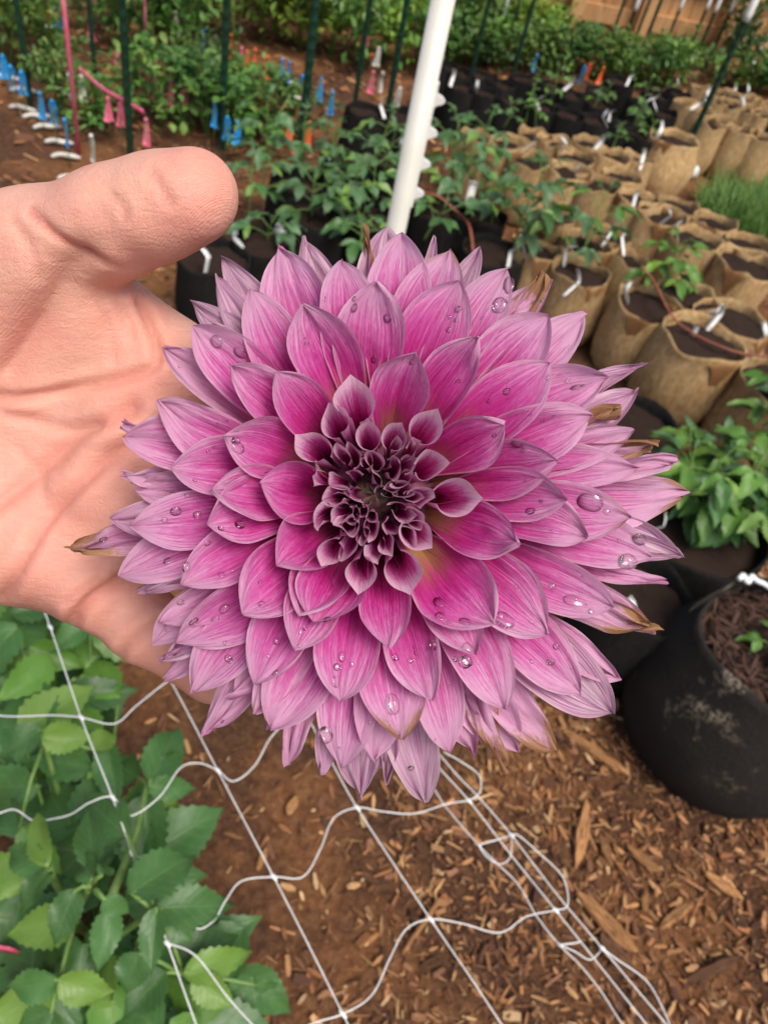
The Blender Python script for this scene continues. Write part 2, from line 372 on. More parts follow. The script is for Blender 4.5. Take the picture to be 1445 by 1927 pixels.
# mulch: chips, bark flakes and shreds of wood
def chip_geo(L, W, T, taper, bend):
    V = []
    for i, x in enumerate((-0.5, -0.1, 0.5)):
        ww = W * (1.0 if i == 1 else taper); zz = bend * (0.25 - x * x) * L
        V += [(x * L, -ww / 2, zz - T / 2), (x * L, ww / 2, zz - T / 2), (x * L, ww / 2 * 0.8, zz + T / 2), (x * L, -ww / 2 * 0.8, zz + T / 2)]
    return V, grid_faces(3, 4, True) + [(0, 1, 2, 3), (11, 10, 9, 8)]
CH = []
for k in range(14):
    r = random.random
    CH.append((np.array(chip_geo(1, 0.14 + 0.45 * r(), 0.07 + 0.08 * r(), 0.35 + 0.5 * r(), -0.1 + 0.3 * r())[0]), chip_geo(1, 1, 1, 1, 0)[1]))
PAL = [(0.30, 0.125, 0.045), (0.42, 0.20, 0.08), (0.20, 0.085, 0.035), (0.50, 0.28, 0.12), (0.12, 0.05, 0.025), (0.07, 0.03, 0.016), (0.26, 0.12, 0.06), (0.58, 0.38, 0.19)]
def scatter(name, N, region, dens, smin, smax, palw, fibre=0.25):
    mb = MB(); cnt = 0; tries = 0
    cols = np.array(PAL); pw = np.array(palw) / sum(palw)
    while cnt < N and tries < N * 8:
        tries += 1
        x = random.uniform(region[0], region[1]); y = random.uniform(region[2], region[3])
        if random.random() > dens(x, y): continue
        v, f = CH[random.randrange(14)]
        L = smin * (smax / smin) ** (random.random() ** 1.6)
        S = np.array([L, L, L])
        if random.random() < fibre: S = np.array([L * 1.5, L * 0.28, L * 0.3])
        E = Matrix.Rotation(random.uniform(0, 6.28), 3, 'Z') @ Matrix.Rotation(random.gauss(0, 0.28), 3, 'Y') @ Matrix.Rotation(random.gauss(0, 0.35), 3, 'X')
        p = (v * S) @ np.array(E).T + np.array([x, y, ground_h(x, y) + random.uniform(0.001, 0.012)])
        c = cols[rng.choice(len(PAL), p=pw)] * random.uniform(0.7, 1.6)
        mb.add(p, f, tuple(c)); cnt += 1
    o = obj(name, mb.mesh(name, [M['mulch']], False)); return o
def den_near(x, y):
    # raked bare soil under the net, thick mulch towards the pots
    d = (x - 0.10 - 0.18 * (y - 0.4)) / 0.16
    return min(1.0, max(0.16, 0.5 + 0.5 * d)) 
tag(scatter('bark_mulch', 26000, (-0.3, 1.15, 0.0, 1.7), den_near, 0.005, 0.028, [5, 5, 3, 3.5, 3, 3, 3, 1.5], 0.4), 'shredded orange-brown bark mulch covering the soil under the flower', 'mulch', kind='stuff')
def den_far(x, y):
    return 0.35 + 0.65 * (fbm(x, y, 1.4, 8.0) > -0.1)
tag(scatter('wood_chip_mulch', 9000, (-2.6, 2.6, 1.6, 5.6), den_far, 0.018, 0.06, [4, 5, 3, 3, 2, 1, 3, 1]), 'coarse tan wood chips spread over the paths between the plant rows', 'mulch', kind='stuff')
# the chips that show largest are pieces of their own
chip_me = []
for k in range(8):
    V = []; n_ = 7; j0 = random.random() * 50
    for i in range(n_):
        x = i / (n_ - 1) - 0.5; e_ = 1 - (abs(x) * 2) ** 3 * random.uniform(0.3, 0.9); c_ = 0.05 * mnoise.noise(Vector((x * 2 + j0, 0, 0))); ww = 0.40 * e_ * (1 + 0.35 * mnoise.noise(Vector((x * 4 + j0, 3, 1)))); zz = 0.06 * mnoise.noise(Vector((x * 2.3, j0, 5))); T = 0.10 * (0.5 + 0.5 * e_)
        sl = random.uniform(-0.06, 0.06) if i in (0, n_ - 1) else 0
        V += [(x + sl, c_ - ww / 2, zz - T / 2), (x - sl, c_ + ww / 2, zz - T / 2), (x - sl, c_ + ww / 2 * 0.75, zz + T / 2), (x + sl, c_ - ww / 2 * 0.85, zz + T / 2)]
    v, f = V, grid_faces(n_, 4, True) + [(0, 1, 2, 3), tuple(4 * n_ - 1 - i for i in range(4))]; chip_me.append(mesh('wood_chip', v, f, [M['chip'] if k % 3 else M['chipd']], False))
def lay_chip(x, y, L, rz, me, wscale=1.0, zoff=0.010):
    o = obj('wood_chip', me, ground)
    o.matrix_basis = Matrix.Translation((x, y, ground_h(x, y) + zoff)) @ Matrix.Rotation(rz, 4, 'Z') @ Matrix.Rotation(random.gauss(0, 0.10), 4, 'Y') @ Matrix.Rotation(random.gauss(0, 0.22), 4, 'X') @ Matrix.Diagonal((L, L * wscale, L * 0.6, 1))
    return o
for (x0, y0, x1, y1, wpx, k) in [(1062, 1372, 1180, 1462, 30, 1), (1090, 1680, 1195, 1790, 42, 2), (1105, 1510, 1085, 1630, 32, 4), (870, 1500, 905, 1545, 34, 1),
                              (1400, 1450, 1440, 1470, 22, 2), (1180, 1590, 1240, 1640, 30, 5), (1245, 1740, 1300, 1700, 24, 4), (1330, 1640, 1400, 1690, 26, 1), (760, 1790, 830, 1690, 10, 2),
                              (1130, 1570, 1150, 1630, 20, 7), (1290, 1850, 1390, 1800, 30, 3), (1190, 1830, 1130, 1760, 60, 6), (560, 1500, 540, 1530, 24, 1)]:
    a, b = gp(x0, y0, 0.015), gp(x1, y1, 0.015); d = b - a; L = d.length
    lay_chip((a.x + b.x) / 2, (a.y + b.y) / 2, L, math.atan2(d.y, d.x), chip_me[k], 0.75 * wpx / pxm(a) / L / 0.4, 0.014)
for k in range(270):
    while True:
        x, y = random.uniform(-0.1, 1.05), random.uniform(0.1, 1.25)
        if random.random() < den_near(x, y): break
    lay_chip(x, y, random.uniform(0.016, 0.036), random.uniform(0, 6.28), random.choice(chip_me), random.uniform(0.35, 1.0))

# ------------------------------------------------------------------ fence
FA, FB = gp(985, 56), gp(1445, 136)
fd = (FB - FA); flen = fd.length; fdir = fd.normalized(); fn = Vector((fdir.y, -fdir.x, 0))
fence = empty('wooden_fence', FA, math.atan2(fdir.y, fdir.x))
tag(fence, 'tall brown cedar board fence with rails behind the plant beds', 'fence')
def fence_z(x, y):
    r = ray(x, y); k = (FA - C0).dot(fn) / r.dot(fn); return (C0 + r * k).z
plank_me = []
for k in range(4):
    v, f = boxm(0.138, 0.018, 1.95, c=(0, 0, 0.985)); plank_me.append(mesh('plank', v, f, [M['wood']], False))
npl = int((flen + 2.4) / 0.143)
for k in range(npl):
    o = obj('plank', plank_me[k % 4], fence); o.location = (-1.2 + 0.143 * k, 0.03 + random.uniform(-0.002, 0.002), random.uniform(-0.01, 0.01)); o.rotation_euler.y = random.gauss(0, 0.003)
z1 = fence_z(1262, 49); z2 = max(z1 + 0.25, fence_z(1435, 6))
for z in (z1, z2, z2 + 0.55, z2 + 1.05):
    if z > 1.9: continue
    v, f = boxm(npl * 0.143, 0.04, 0.088, c=(npl * 0.143 / 2 - 1.27, 0.0, z)); obj('rail', mesh('rail', v, f, [M['wood']], False), fence)
for x in (1065, 1197, 1362):
    r = ray(x, 40); k = (FA - C0).dot(fn) / r.dot(fn); p = C0 + r * k; s = (p - FA).dot(fdir)
    v, f = boxm(0.085, 0.085, 2.0, c=(s, -0.07, 1.0)); obj('post', mesh('post', v, f, [M['wood']], False), fence)

# ------------------------------------------------------------------ stakes and poles
def stake_mesh(h, r, z_white=None):
    """ribbed garden stake with bumps along its length; returns body mesh, tip mesh"""
    P = []; rad = []; zz = -0.06
    while zz < (z_white or h):
        P += [(0, 0, zz), (0, 0, zz + 0.016), (0, 0, zz + 0.022), (0, 0, zz + 0.028)]; rad += [r, r, r * 1.13, r]; zz += 0.04
    body = mesh('pole', *tube(P, rad, 10), [M['steel_green']])
    tip = None
    if z_white:
        tip = mesh('tip', *tube([(0, 0, z_white - 0.004), (0, 0, z_white + 0.02), (0, 0, h - 0.01), (0, 0, h)], [r * 1.12, r * 1.15, r * 1.1, r * 0.5], 10), [M['white_plastic']])
    return body, tip
STK = [ # base px, width px at base, row where the white cap starts (None: above the frame)
    (60, 205, 12, None), (184, 195, 10, None), (247, 305, 15, None), (418, 285, 14, None), (562, 318, 16, None),
    (663, 228, 10, None), (722, 250, 12, None), (865, 228, 8, None), (953, 184, 8, None), (861, 108, 6, None), (909, 106, 6, None), (949, 106, 6, None),
    (1133, 118, 6, None), (1156, 125, 7, 19), (1176, 122, 6, None), (1189, 143, 7, None), (1234, 128, 6, 18), (1280, 132, 6, 17), (1297, 133, 7, 22),
    (1322, 136, 6, 25), (1272, 322, 12, 38), (1401, 325, 12, None), (418 + 230, 30, 6, None)]
glab = 'dark green ribbed garden stake standing upright in the plant rows'
wlab = 'dark green garden stake with a white cap in front of the wooden fence'
for (x, y, wp, yw) in STK:
    g = gp(x, y); e = empty('garden_stake', (g.x, g.y, 0))
    r = max(0.006, wp / pxm(g) / 2 * 0.9)
    if yw is None: b, t = stake_mesh(1.45, r)
    else:
        zw = z_at(g, yw); ztop = min(zw + 0.11, 1.7); b, t = stake_mesh(ztop, r, zw)
    obj('pole', b, e)
    if t: obj('tip', t, e)
    if (x, y) == (1272, 322): tag(e, 'green stake with a long white cap beside the lone tan grow bag', 'stake')
    elif yw is None: tag(e, glab, 'stake', 'green stakes in the plant rows')
    else: tag(e, wlab, 'stake', 'white capped stakes before the fence')
for (x, y, yt) in [(934, 80, -30), (1410, 133, 38), (1260, 103, 56)]:
    g = gp(x, y); h = min(z_at(g, yt), 1.3); e = empty('white_rod', (g.x, g.y, 0))
    tag(e, 'thin white plastic rod among the plants before the fence', 'stake', 'thin white rods')
    obj('rod', mesh('rod', *tube([(0, 0, -0.05), (0, 0, h - 0.01), (0, 0, h)], [0.009, 0.009, 0.004], 8), [M['white_plastic']]), e)
    obj('foot', mesh('foot', *tube([(0, 0, -0.02), (0, 0, 0.05), (0, 0, 0.055)], [0.014, 0.013, 0.009], 8), [M['white_plastic']]), e)
# white PVC corner pole of the net: the ground point is chosen so that its 27 mm pipe shows at the photo's width
pole_g = None; best = 9
for yy in range(520, 1500, 5):
    xx = 745 + (yy - 430) * (360 - 745) / (2300 - 430); g = gp(xx, yy)
    zz = z_at(g, 200); d = abs(0.027 * pxm((g.x, g.y, zz)) - 42)
    if d < best: best = d; pole_g = g
e = empty('corner_pole', (pole_g.x, pole_g.y, 0)); tag(e, 'white plastic pipe pole rising behind the dahlia', 'pole')
top = z_at(pole_g, -60)
obj('pipe', mesh('pipe', *tube([(0, 0, -0.08), (0, 0, 0.4), (0, 0, top)], 0.0135, 20), [M['pvc']]), e)
side = Vector((R3[0][0], R3[1][0], 0)).normalized()      # picture-right side of the pipe
za, zb = z_at(pole_g, 385), z_at(pole_g, 150)
P = []; N_ = 26
mb = MB()
back = Vector((-side.y, side.x, 0))
prof = []
for i in range(61):
    f_ = i / 60; k = (f_ * 4.0) % 1.0
    prof.append((za + (zb - za) * f_, 0.0135 + 0.002 + 0.0125 * max(0.0, 1 - abs(k - 0.5) / 0.17) ** 0.5))
Vs = []
for z, x in prof:
    for q_, s_ in ((0.0125, -1), (x, -1), (x, 1), (0.0125, 1)):
        p = side * q_ + back * (0.003 * s_); Vs.append((p.x, p.y, z))
mb.add(Vs, grid_faces(61, 4, True) + [(0, 1, 2, 3), (243, 242, 241, 240)])
obj('net_clip', mb.mesh('net_clip', [M['white_plastic']], False), e)

# ------------------------------------------------------------------ grow bags
def bag_mesh(r, h, mat, bulge=0.05, seed=0, fold=0.02, rimr=None):
    n = 40; zs = [(0.0, 0.80), (0.012, 0.95), (0.05, 1.0), (0.3, 1.0 + bulge), (0.55, 1.0 + bulge * 0.9), (0.8, 1.0 + bulge * 0.3), (0.95, 1.0), (1.0, 1.0), (1.0, 0.955), (0.93, 0.945), (0.74, 0.93)]
    rr = (rimr or r) / r
    V = []
    for j, (z, k) in enumerate(zs):
        if z > 0.5: k = k * (1 + (rr - 1) * (z - 0.5) / 0.5)
        for i in range(n):
            a = 2 * math.pi * i / n
            q_ = Vector((math.cos(a) * 1.3, math.sin(a) * 1.3, z * 2.0 + seed * 7.3))
            d = 1 + fold * 2.2 * mnoise.noise(q_ * 1.1) + fold * 0.8 * mnoise.noise(q_ * 3.7)
            rim = 0.085 * mnoise.noise(Vector((math.cos(a) * 1.6, math.sin(a) * 1.6, seed * 3.1))) if z > 0.9 else 0.0
            V.append((r * k * d * math.cos(a), r * k * d * math.sin(a), h * (z + rim)))
    Fc = grid_faces(len(zs), n, True); Fc.append(tuple(range(n))[::-1])
    return mesh('wall', V, Fc, [mat])
def soil_mesh(r, seed, mat=None):
    n = 28; V = [(0, 0, 0.012)]; Fc = []
    for j in range(1, 6):
        for i in range(n):
            a = 2 * math.pi * i / n; q_ = r * j / 5
            V.append((q_ * math.cos(a), q_ * math.sin(a), 0.012 * (1 - (j / 5) ** 2) + 0.016 * mnoise.noise(Vector((q_ * math.cos(a) * 5 / r * 0.8, q_ * math.sin(a) * 40, seed)))))
    for i in range(n): Fc.append((0, 1 + i, 1 + (i + 1) % n))
    for j in range(4):
        for i in range(n):
            a, b = 1 + j * n + i, 1 + j * n + (i + 1) % n; Fc.append((a, a + n, b + n, b))
    return mesh('soil', V, Fc, [mat or M['potsoil']])
def flap_mesh(wd, ht, mat):
    V = []; nx, ny = 7, 6
    for j in range(ny):
        v = j / (ny - 1)
        for i in range(nx):
            u = i / (nx - 1) * 2 - 1
            V.append((u * wd / 2 * (1 - 0.85 * v), -(0.012 + 0.030 * math.sin(v * 2.0)) - 0.012 * u * u * (1 - v), 0.016 * math.sin(v * 3.0) - v * v * ht))
    me = mesh('flap', V, grid_faces(ny, nx), [mat]); return me
bag_t = [bag_mesh(1, 1, M['tan'], 0.04 + 0.03 * k, k, 0.055) for k in range(5)]
soil_t = [soil_mesh(0.94, k) for k in range(3)]
flap_t = flap_mesh(0.9, 0.36, M['tan'])
TAN_H = 0.22
bags = []
def grow_bag(x, y, wp, h=TAN_H, label=None, group='tan grow bags', name='grow_bag', bagm=bag_t, flap=flap_t, tilt=0.02, soil=0.88, flaps=1, minr=0.06):
    g = gp(x, y, h); r = max(minr, wp / pxm(g) / 2)
    e = empty(name, (g.x, g.y, ground_h(g.x, g.y) * 0.5), random.uniform(0, 6.28)); e.rotation_euler.x = random.gauss(0, tilt); e.rotation_euler.y = random.gauss(0, tilt)
    o = obj('wall', random.choice(bagm), e); o.scale = (r, r, h)
    s = obj('soil', random.choice(soil_t), e); s.location.z = h * soil; s.scale = (r, r, 0.8)
    if flaps and flap is not None:
        for k in range(flaps):
            f_ = obj('flap', flap, e); a = random.uniform(3.5, 5.9) - e.rotation_euler.z + 3.14 * k
            f_.location = (r * 0.97 * math.cos(a), r * 0.97 * math.sin(a), h * 0.99); f_.rotation_euler = (0, 0, a + math.pi / 2); f_.scale = (r * 1.0, r * 1.6, h)
    tag(e, label or 'tan felt grow bag of dark soil in the crowded cluster', 'grow bag', group if group else None)
    bags.append((e, g, r, h)); return e, g, r, h
TANS = [(1105, 455, 100), (1018, 466, 92), (1311, 448, 104), (1410, 457, 96), (1403, 491, 118), (1179, 482, 70), (1249, 402, 97), (1281, 383, 84),
        (1202, 371, 88), (1130, 343, 86), (1073, 320, 88), (1005, 298, 86), (960, 268, 82), (1349, 415, 84), (1040, 407, 88), (1150, 440, 70), (1084, 292, 74), (1149, 288, 74), (1203, 297, 50),
        (1045, 268, 74), (1010, 251, 68), (1108, 266, 70), (1172, 330, 78), (897, 255, 66), (1385, 602, 150), (1294, 552, 122)]
def tan_label(x, y):
    if (x, y) == (1385, 602): return 'wide tan grow bag tucked behind the mud-stained bag', None
    if (x, y) == (1294, 552): return 'tan grow bag holding a tiny sprout behind the tube', None
    if (x, y) == (897, 255): return 'tan grow bag apart from the cluster near the white pole', None
    if (x, y) in ((1281, 383), (1349, 415), (1410, 457), (1172, 330), (1203, 297)): return 'tan grow bag in the outer line next to the grass and path', 'tan grow bags along the grass'
    if (x, y) in ((1105, 455), (1018, 466), (1179, 482), (1040, 407), (1150, 440)): return 'tan grow bag crowded behind the two bags with leafy seedlings', 'tan grow bags behind the seedlings'
    if (x, y) in ((1084, 292), (1149, 288), (1045, 268), (1010, 251), (1108, 266)): return 'tan grow bag at the back of the cluster touching the black bags', 'tan grow bags by the black bags'
    return 'tan felt grow bag in the long middle line of the cluster', 'tan grow bags in the middle line'
for x, y, wp in TANS:
    l_, g_ = tan_label(x, y); grow_bag(x, y, wp, flaps=1 if wp > 80 else 0, label=l_, group=g_)
BACK = [(1290, 195, 56), (1318, 207, 52), (1338, 227, 56), (1367, 228, 60), (1398, 243, 62), (1439, 258, 62), (1345, 184, 48), (1376, 192, 50), (1408, 201, 50), (1436, 211, 50), (1322, 163, 46), (1353, 172, 46), (1383, 176, 46), (1413, 183, 46), (1440, 193, 46)]
for x, y, wp in BACK: grow_bag(x, y, wp, label='tan felt grow bag in the back block beside the path', group='back block of tan grow bags', flaps=0)
A1 = grow_bag(1098, 507, 110, label='round tan grow bag with a leafy seedling and a bent white tag', group=None, tilt=0.03, flaps=1)
B1 = grow_bag(1225, 567, 128, label='leaning tan grow bag with a bright green bushy seedling', group=None, tilt=0.05, flaps=1)
D1 = grow_bag(1322, 634, 165, h=0.23, label='large mud-stained tan grow bag with folded ear flap, crossed by a tube', group=None, flaps=2)
F1 = grow_bag(1462, 715, 150, label='tan grow bag at the end of the cluster with a curled flap', group=None, flaps=1)
L1 = grow_bag(1272, 260, 98, label='lone tan grow bag standing apart on the mulch path', group=None, flaps=1)
# black bags
bag_b = [bag_mesh(1, 1, M['black_felt'], 0.06, 11 + k, 0.035) for k in range(3)]
flap_b = flap_mesh(0.9, 0.36, M['black_felt'])
BLK = [(832, 122, 62), (866, 133, 60), (905, 140, 60), (942, 155, 60), (992, 146, 62), (1040, 160, 62), (1078, 176, 62), (1122, 186, 62), (1168, 150, 56), (1130, 168, 56), (1232, 178, 56), (1275, 172, 48), (1206, 196, 60), (1248, 212, 60),
       (1118, 222, 66), (1170, 236, 66), (1210, 252, 66), (1070, 212, 64), (1020, 198, 62), (960, 188, 62), (915, 172, 60), (870, 160, 58)]
for i_, (x, y, wp) in enumerate(BLK): grow_bag(x, y, wp, h=0.2, label='black felt grow bag in the far row against the green hedge' if i_ < 14 else 'black felt grow bag bordering the tan bags in the dark block', group='black grow bags against the hedge' if i_ < 14 else 'black grow bags bordering the tan bags', bagm=bag_b, flap=None, name='black_grow_bag')
BL2 = [(690, 205, 84), (760, 215, 80), (650, 300, 96), (830, 395, 120), (900, 400, 110), (930, 470, 120), (590, 400, 120), (500, 455, 130), (405, 480, 135), (745, 300, 100), (700, 400, 110), (560, 340, 110)]
for x, y, wp in BL2: grow_bag(x, y, wp, h=0.2, label='black felt grow bag with seedlings next to the white pole' if x > 600 else 'black felt grow bag on the soil under the raised thumb', group='black grow bags next to the pole' if x > 600 else 'black grow bags under the thumb', bagm=bag_b, flap=None, name='black_grow_bag')
BL3 = [(1190, 790, 190), (1330, 985, 260), (1215, 1120, 200)]
for x, y, wp in BL3: grow_bag(x, y, wp, h=0.22, label='black felt grow bag half hidden behind the petals at the mulch edge', group='black grow bags by the mulch edge', bagm=bag_b, flap=None, name='black_grow_bag', soil=0.86)
# the big bag near the camera, with its handle
H = 0.30; g = gp(1490, 1222, H); R_ = 0.175
bigbag = empty('black_grow_bag', (g.x, g.y, 0), 0.4); tag(bigbag, 'big black felt grow bag with white stains and a tied handle', 'grow bag')
q = NT('stained_black_felt'); v = q.co(); n1 = q.noise(v, 14, 5, 0.7); n2 = q.noise(v, 120, 4, 0.7); p_ = q.sep(v)
st = q.math('MULTIPLY', q.sm(q.noise(v, 11, 3, 0.6), 0.58, 0.68), q.sm(n2, 0.42, 0.62))
st = q.math('MULTIPLY', st, q.sm(p_[2], 0.10, 0.20))
colr = q.mix(n1, (0.010, 0.009, 0.008), (0.030, 0.024, 0.019)); colr = q.mix(q.math('MULTIPLY', st, 0.8), colr, (0.34, 0.28, 0.20))
M['stained'] = q.end(q.bsdf(colr, 0.85, q.bump(q.math('ADD', n1, n2), 0.5, 0.006), 0.25))
me = bag_mesh(R_, H, M['stained'], 0.13, 5, 0.03, 0.150); obj('wall', me, bigbag)
bs = obj('soil', soil_mesh(0.150, 9), bigbag); bs.location.z = H * 0.86
# coarse bark on its soil
mb = MB()
for k in range(420):
    a, rr = random.uniform(0, 6.28), 0.142 * math.sqrt(random.random()); v, f = CH[random.randrange(14)]; L = random.uniform(0.012, 0.04)
    E = Matrix.Rotation(random.uniform(0, 6.28), 3, 'Z') @ Matrix.Rotation(random.gauss(0, 0.3), 3, 'Y')
    mb.add((v * np.array([L, L * 0.45, L * 0.5])) @ np.array(E).T + np.array([rr * math.cos(a), rr * math.sin(a), H * 0.86 + 0.012 + random.uniform(0, 0.008)]), f, tuple(np.array((0.075, 0.036, 0.024)) * random.uniform(0.4, 1.5)))
bo = obj('bark_cover', mb.mesh('bark_cover', [M['mulch']], False), bigbag); bo['kind'] = 'stuff'
def bigbag_local(x, y, z): 
    p = gp(x, y, z) - Vector((g.x, g.y, 0)); return Matrix.Rotation(-0.4, 3, 'Z') @ p
hp = resample([bigbag_local(1300, 1145, H), bigbag_local(1330, 1128, H + 0.02), bigbag_local(1385, 1100, H + 0.03), bigbag_local(1420, 1096, H + 0.03), bigbag_local(1460, 1110, H)], 20)
Vh = []
for i, p in enumerate(hp):
    for dz, dn in ((-0.013, 0.0), (0.013, 0.0), (0.013, 0.003), (-0.013, 0.003)): Vh.append((p.x + dn, p.y + dn, p.z + dz))
obj('handle', mesh('handle', Vh, grid_faces(20, 4, True) + [(0, 1, 2, 3), (79, 78, 77, 76)], [M['stained']]), bigbag)
kp = [bigbag_local(x, y, H + 0.055) for x, y in ((1390, 1090), (1398, 1082), (1406, 1096), (1414, 1084), (1422, 1092), (1435, 1098), (1448, 1106))]
obj('tie', mesh('tie', *tube(resample(kp, 24), 0.0045, 8), [M['white_plastic']]), bigbag)

# plant tags pushed into the bags
tagme = []
for k in range(3):
    V = []; nseg = 9
    for i in range(nseg):
        t = i / (nseg - 1); zz = t * 0.09 - 0.03 if t < 0.75 else 0.0375 + 0.012 * math.sin((t - 0.75) * 6); yy = 0.0 if t < 0.75 else 0.10 * (t - 0.75) * (1 + k * 0.3)
        for s_, dd in ((-1, 0), (1, 0), (1, 0.0012), (-1, 0.0012)): V.append((s_ * 0.008 * (0.4 if i == 0 else 1), yy + dd, zz))
    tagme.append(mesh('plant_tag', V, grid_faces(nseg, 4, True) + [(0, 1, 2, 3), (35, 34, 33, 32)], [M['white_plastic']]))
def plant_tag(p, rz, s=1.0, tilt=0.5, label='white plastic plant tag stuck in a grow bag', group='white plant tags in the grow bags'):
    o = obj('plant_tag', random.choice(tagme)); o.location = p; o.rotation_euler = (random.gauss(tilt, 0.25), random.gauss(0, 0.3), rz); o.scale = (s, s, s)
    tag(o, label, 'plant tag', group); return o
for (e, gg, r, h) in list(bags):
    if pxm(gg) > 330 and random.random() < 0.55:
        a = random.uniform(0, 6.28); plant_tag((gg.x + r * 0.8 * math.cos(a), gg.y + r * 0.8 * math.sin(a), h * 1.0), random.uniform(0, 6.28), 0.9)
for (x, y, z, rz, s) in [(1072, 545, 0.2, 2.3, 0.9), (1375, 692, 0.17, 2.0, 1.1), (1428, 640, 0.22, 0.6, 1.0), (1290, 625, 0.2, 0.2, 1.0), (532, 438, 0.2, 0.0, 1.3), (865, 390, 0.2, 0.4, 1.6), (1215, 1000, 0.2, 1.0, 1.0)]:
    p = gp(x, y, z); plant_tag(p, rz, s, 0.9)
# drip tube over the bags
dp = [gp(1205, 500, 0.30), gp(1230, 530, 0.28), gp(1262, 592, 0.245), gp(1300, 625, 0.232), gp(1350, 650, 0.235), gp(1395, 665, 0.235), gp(1445, 672, 0.24), gp(1500, 680, 0.2)]
tag(obj('drip_tube', mesh('drip_tube', *tube(resample(dp, 60), 0.0032, 8), [M['drip']])), 'thin brown drip tube lying across the tan grow bags', 'tube')
dp = [gp(795, 362, 0.24), gp(825, 370, 0.25), gp(855, 395, 0.23), gp(880, 420, 0.22), gp(888, 455, 0.2), gp(889, 475, 0.18)]
tag(obj('drip_tube', mesh('drip_tube', *tube(resample(dp, 40), 0.0045, 8), [M['drip']])), 'thin brown drip tube curling over the black bags', 'tube')

# plastic cup lying on the mulch
g = gp(1288, 325, 0.02); e = empty('plastic_cup', (g.x, g.y, 0.025), 0.2); tag(e, 'clear crumpled plastic cup lying on the mulch path', 'cup')
V, Fc = tube([(-0.04, 0, 0), (-0.038, 0, 0), (0, 0, 0.002), (0.04, 0, 0.004), (0.042, 0, 0.004), (0.03, 0, 0.004), (-0.03, 0, 0)], [0.018, 0.021, 0.024, 0.027, 0.029, 0.024, 0.018], 18, False)
obj('cup_wall', mesh('cup_wall', V, Fc, [M['white_plastic']]), e); V, Fc = tube([(0.038, 0, 0.004), (0.046, 0, 0.004)], [0.0295, 0.0295], 18, False); obj('lip', mesh('lip', V, Fc, [M['white_plastic']]), e)

# ------------------------------------------------------------------ plants
def leaf_geo(nl=12, ns=5, teeth=5, droop=0.18, fold=0.22, wave=0.03, seed=0):
    V, UV = [], []
    for i in range(nl):
        t = i / (nl - 1)
        wd = 0.5 * (math.sin(math.pi * min(1, t ** 0.72)) ** 0.85) if t < 0.999 else 0.0
        wd = max(wd, 0.012)
        tooth = (1.09 if i % 2 else 0.93) if 0.12 < t < 0.96 else 1.0
        for j in range(ns):
            s = j / (ns - 1) * 2 - 1
            ww = wd * (tooth if abs(s) == 1 else 1)
            z = fold * abs(s) * wd - droop * t * t + wave * math.sin(t * 9 + seed + s * 2) * abs(s)
            V.append((s * ww, t - abs(s) * 0.03 * (t < 0.95), z)); UV.append((s * 0.5 + 0.5, t))
    return V, grid_faces(nl, ns), UV
def leaf_set(mat, nl=12, ns=5, k=4):
    r = []
    for i in range(k):
        V, Fc, UV = leaf_geo(nl, ns, 5 + i % 2, 0.10 + 0.10 * i, 0.28 - 0.05 * i, 0.03 + 0.012 * i, i * 2.1); r.append(mesh('leaf', V, Fc, [mat], True, UV))
    return r
LV = leaf_set(M['leaf'], 19, 7); LVY = leaf_set(M['leaf_young'], 15, 5); LVG = leaf_set(M['leaf_grey'], 13, 5)
def leaf_matrix(B, T, nrm, wratio):
    y = (T - B); L = y.length; y = y / L
    z = (nrm - y * nrm.dot(y)).normalized(); x = y.cross(z)
    m = Matrix((x * L * wratio, y * L, z * L)).transposed().to_4x4(); m.translation = B; return m
UP = Vector((0, 0, 1))
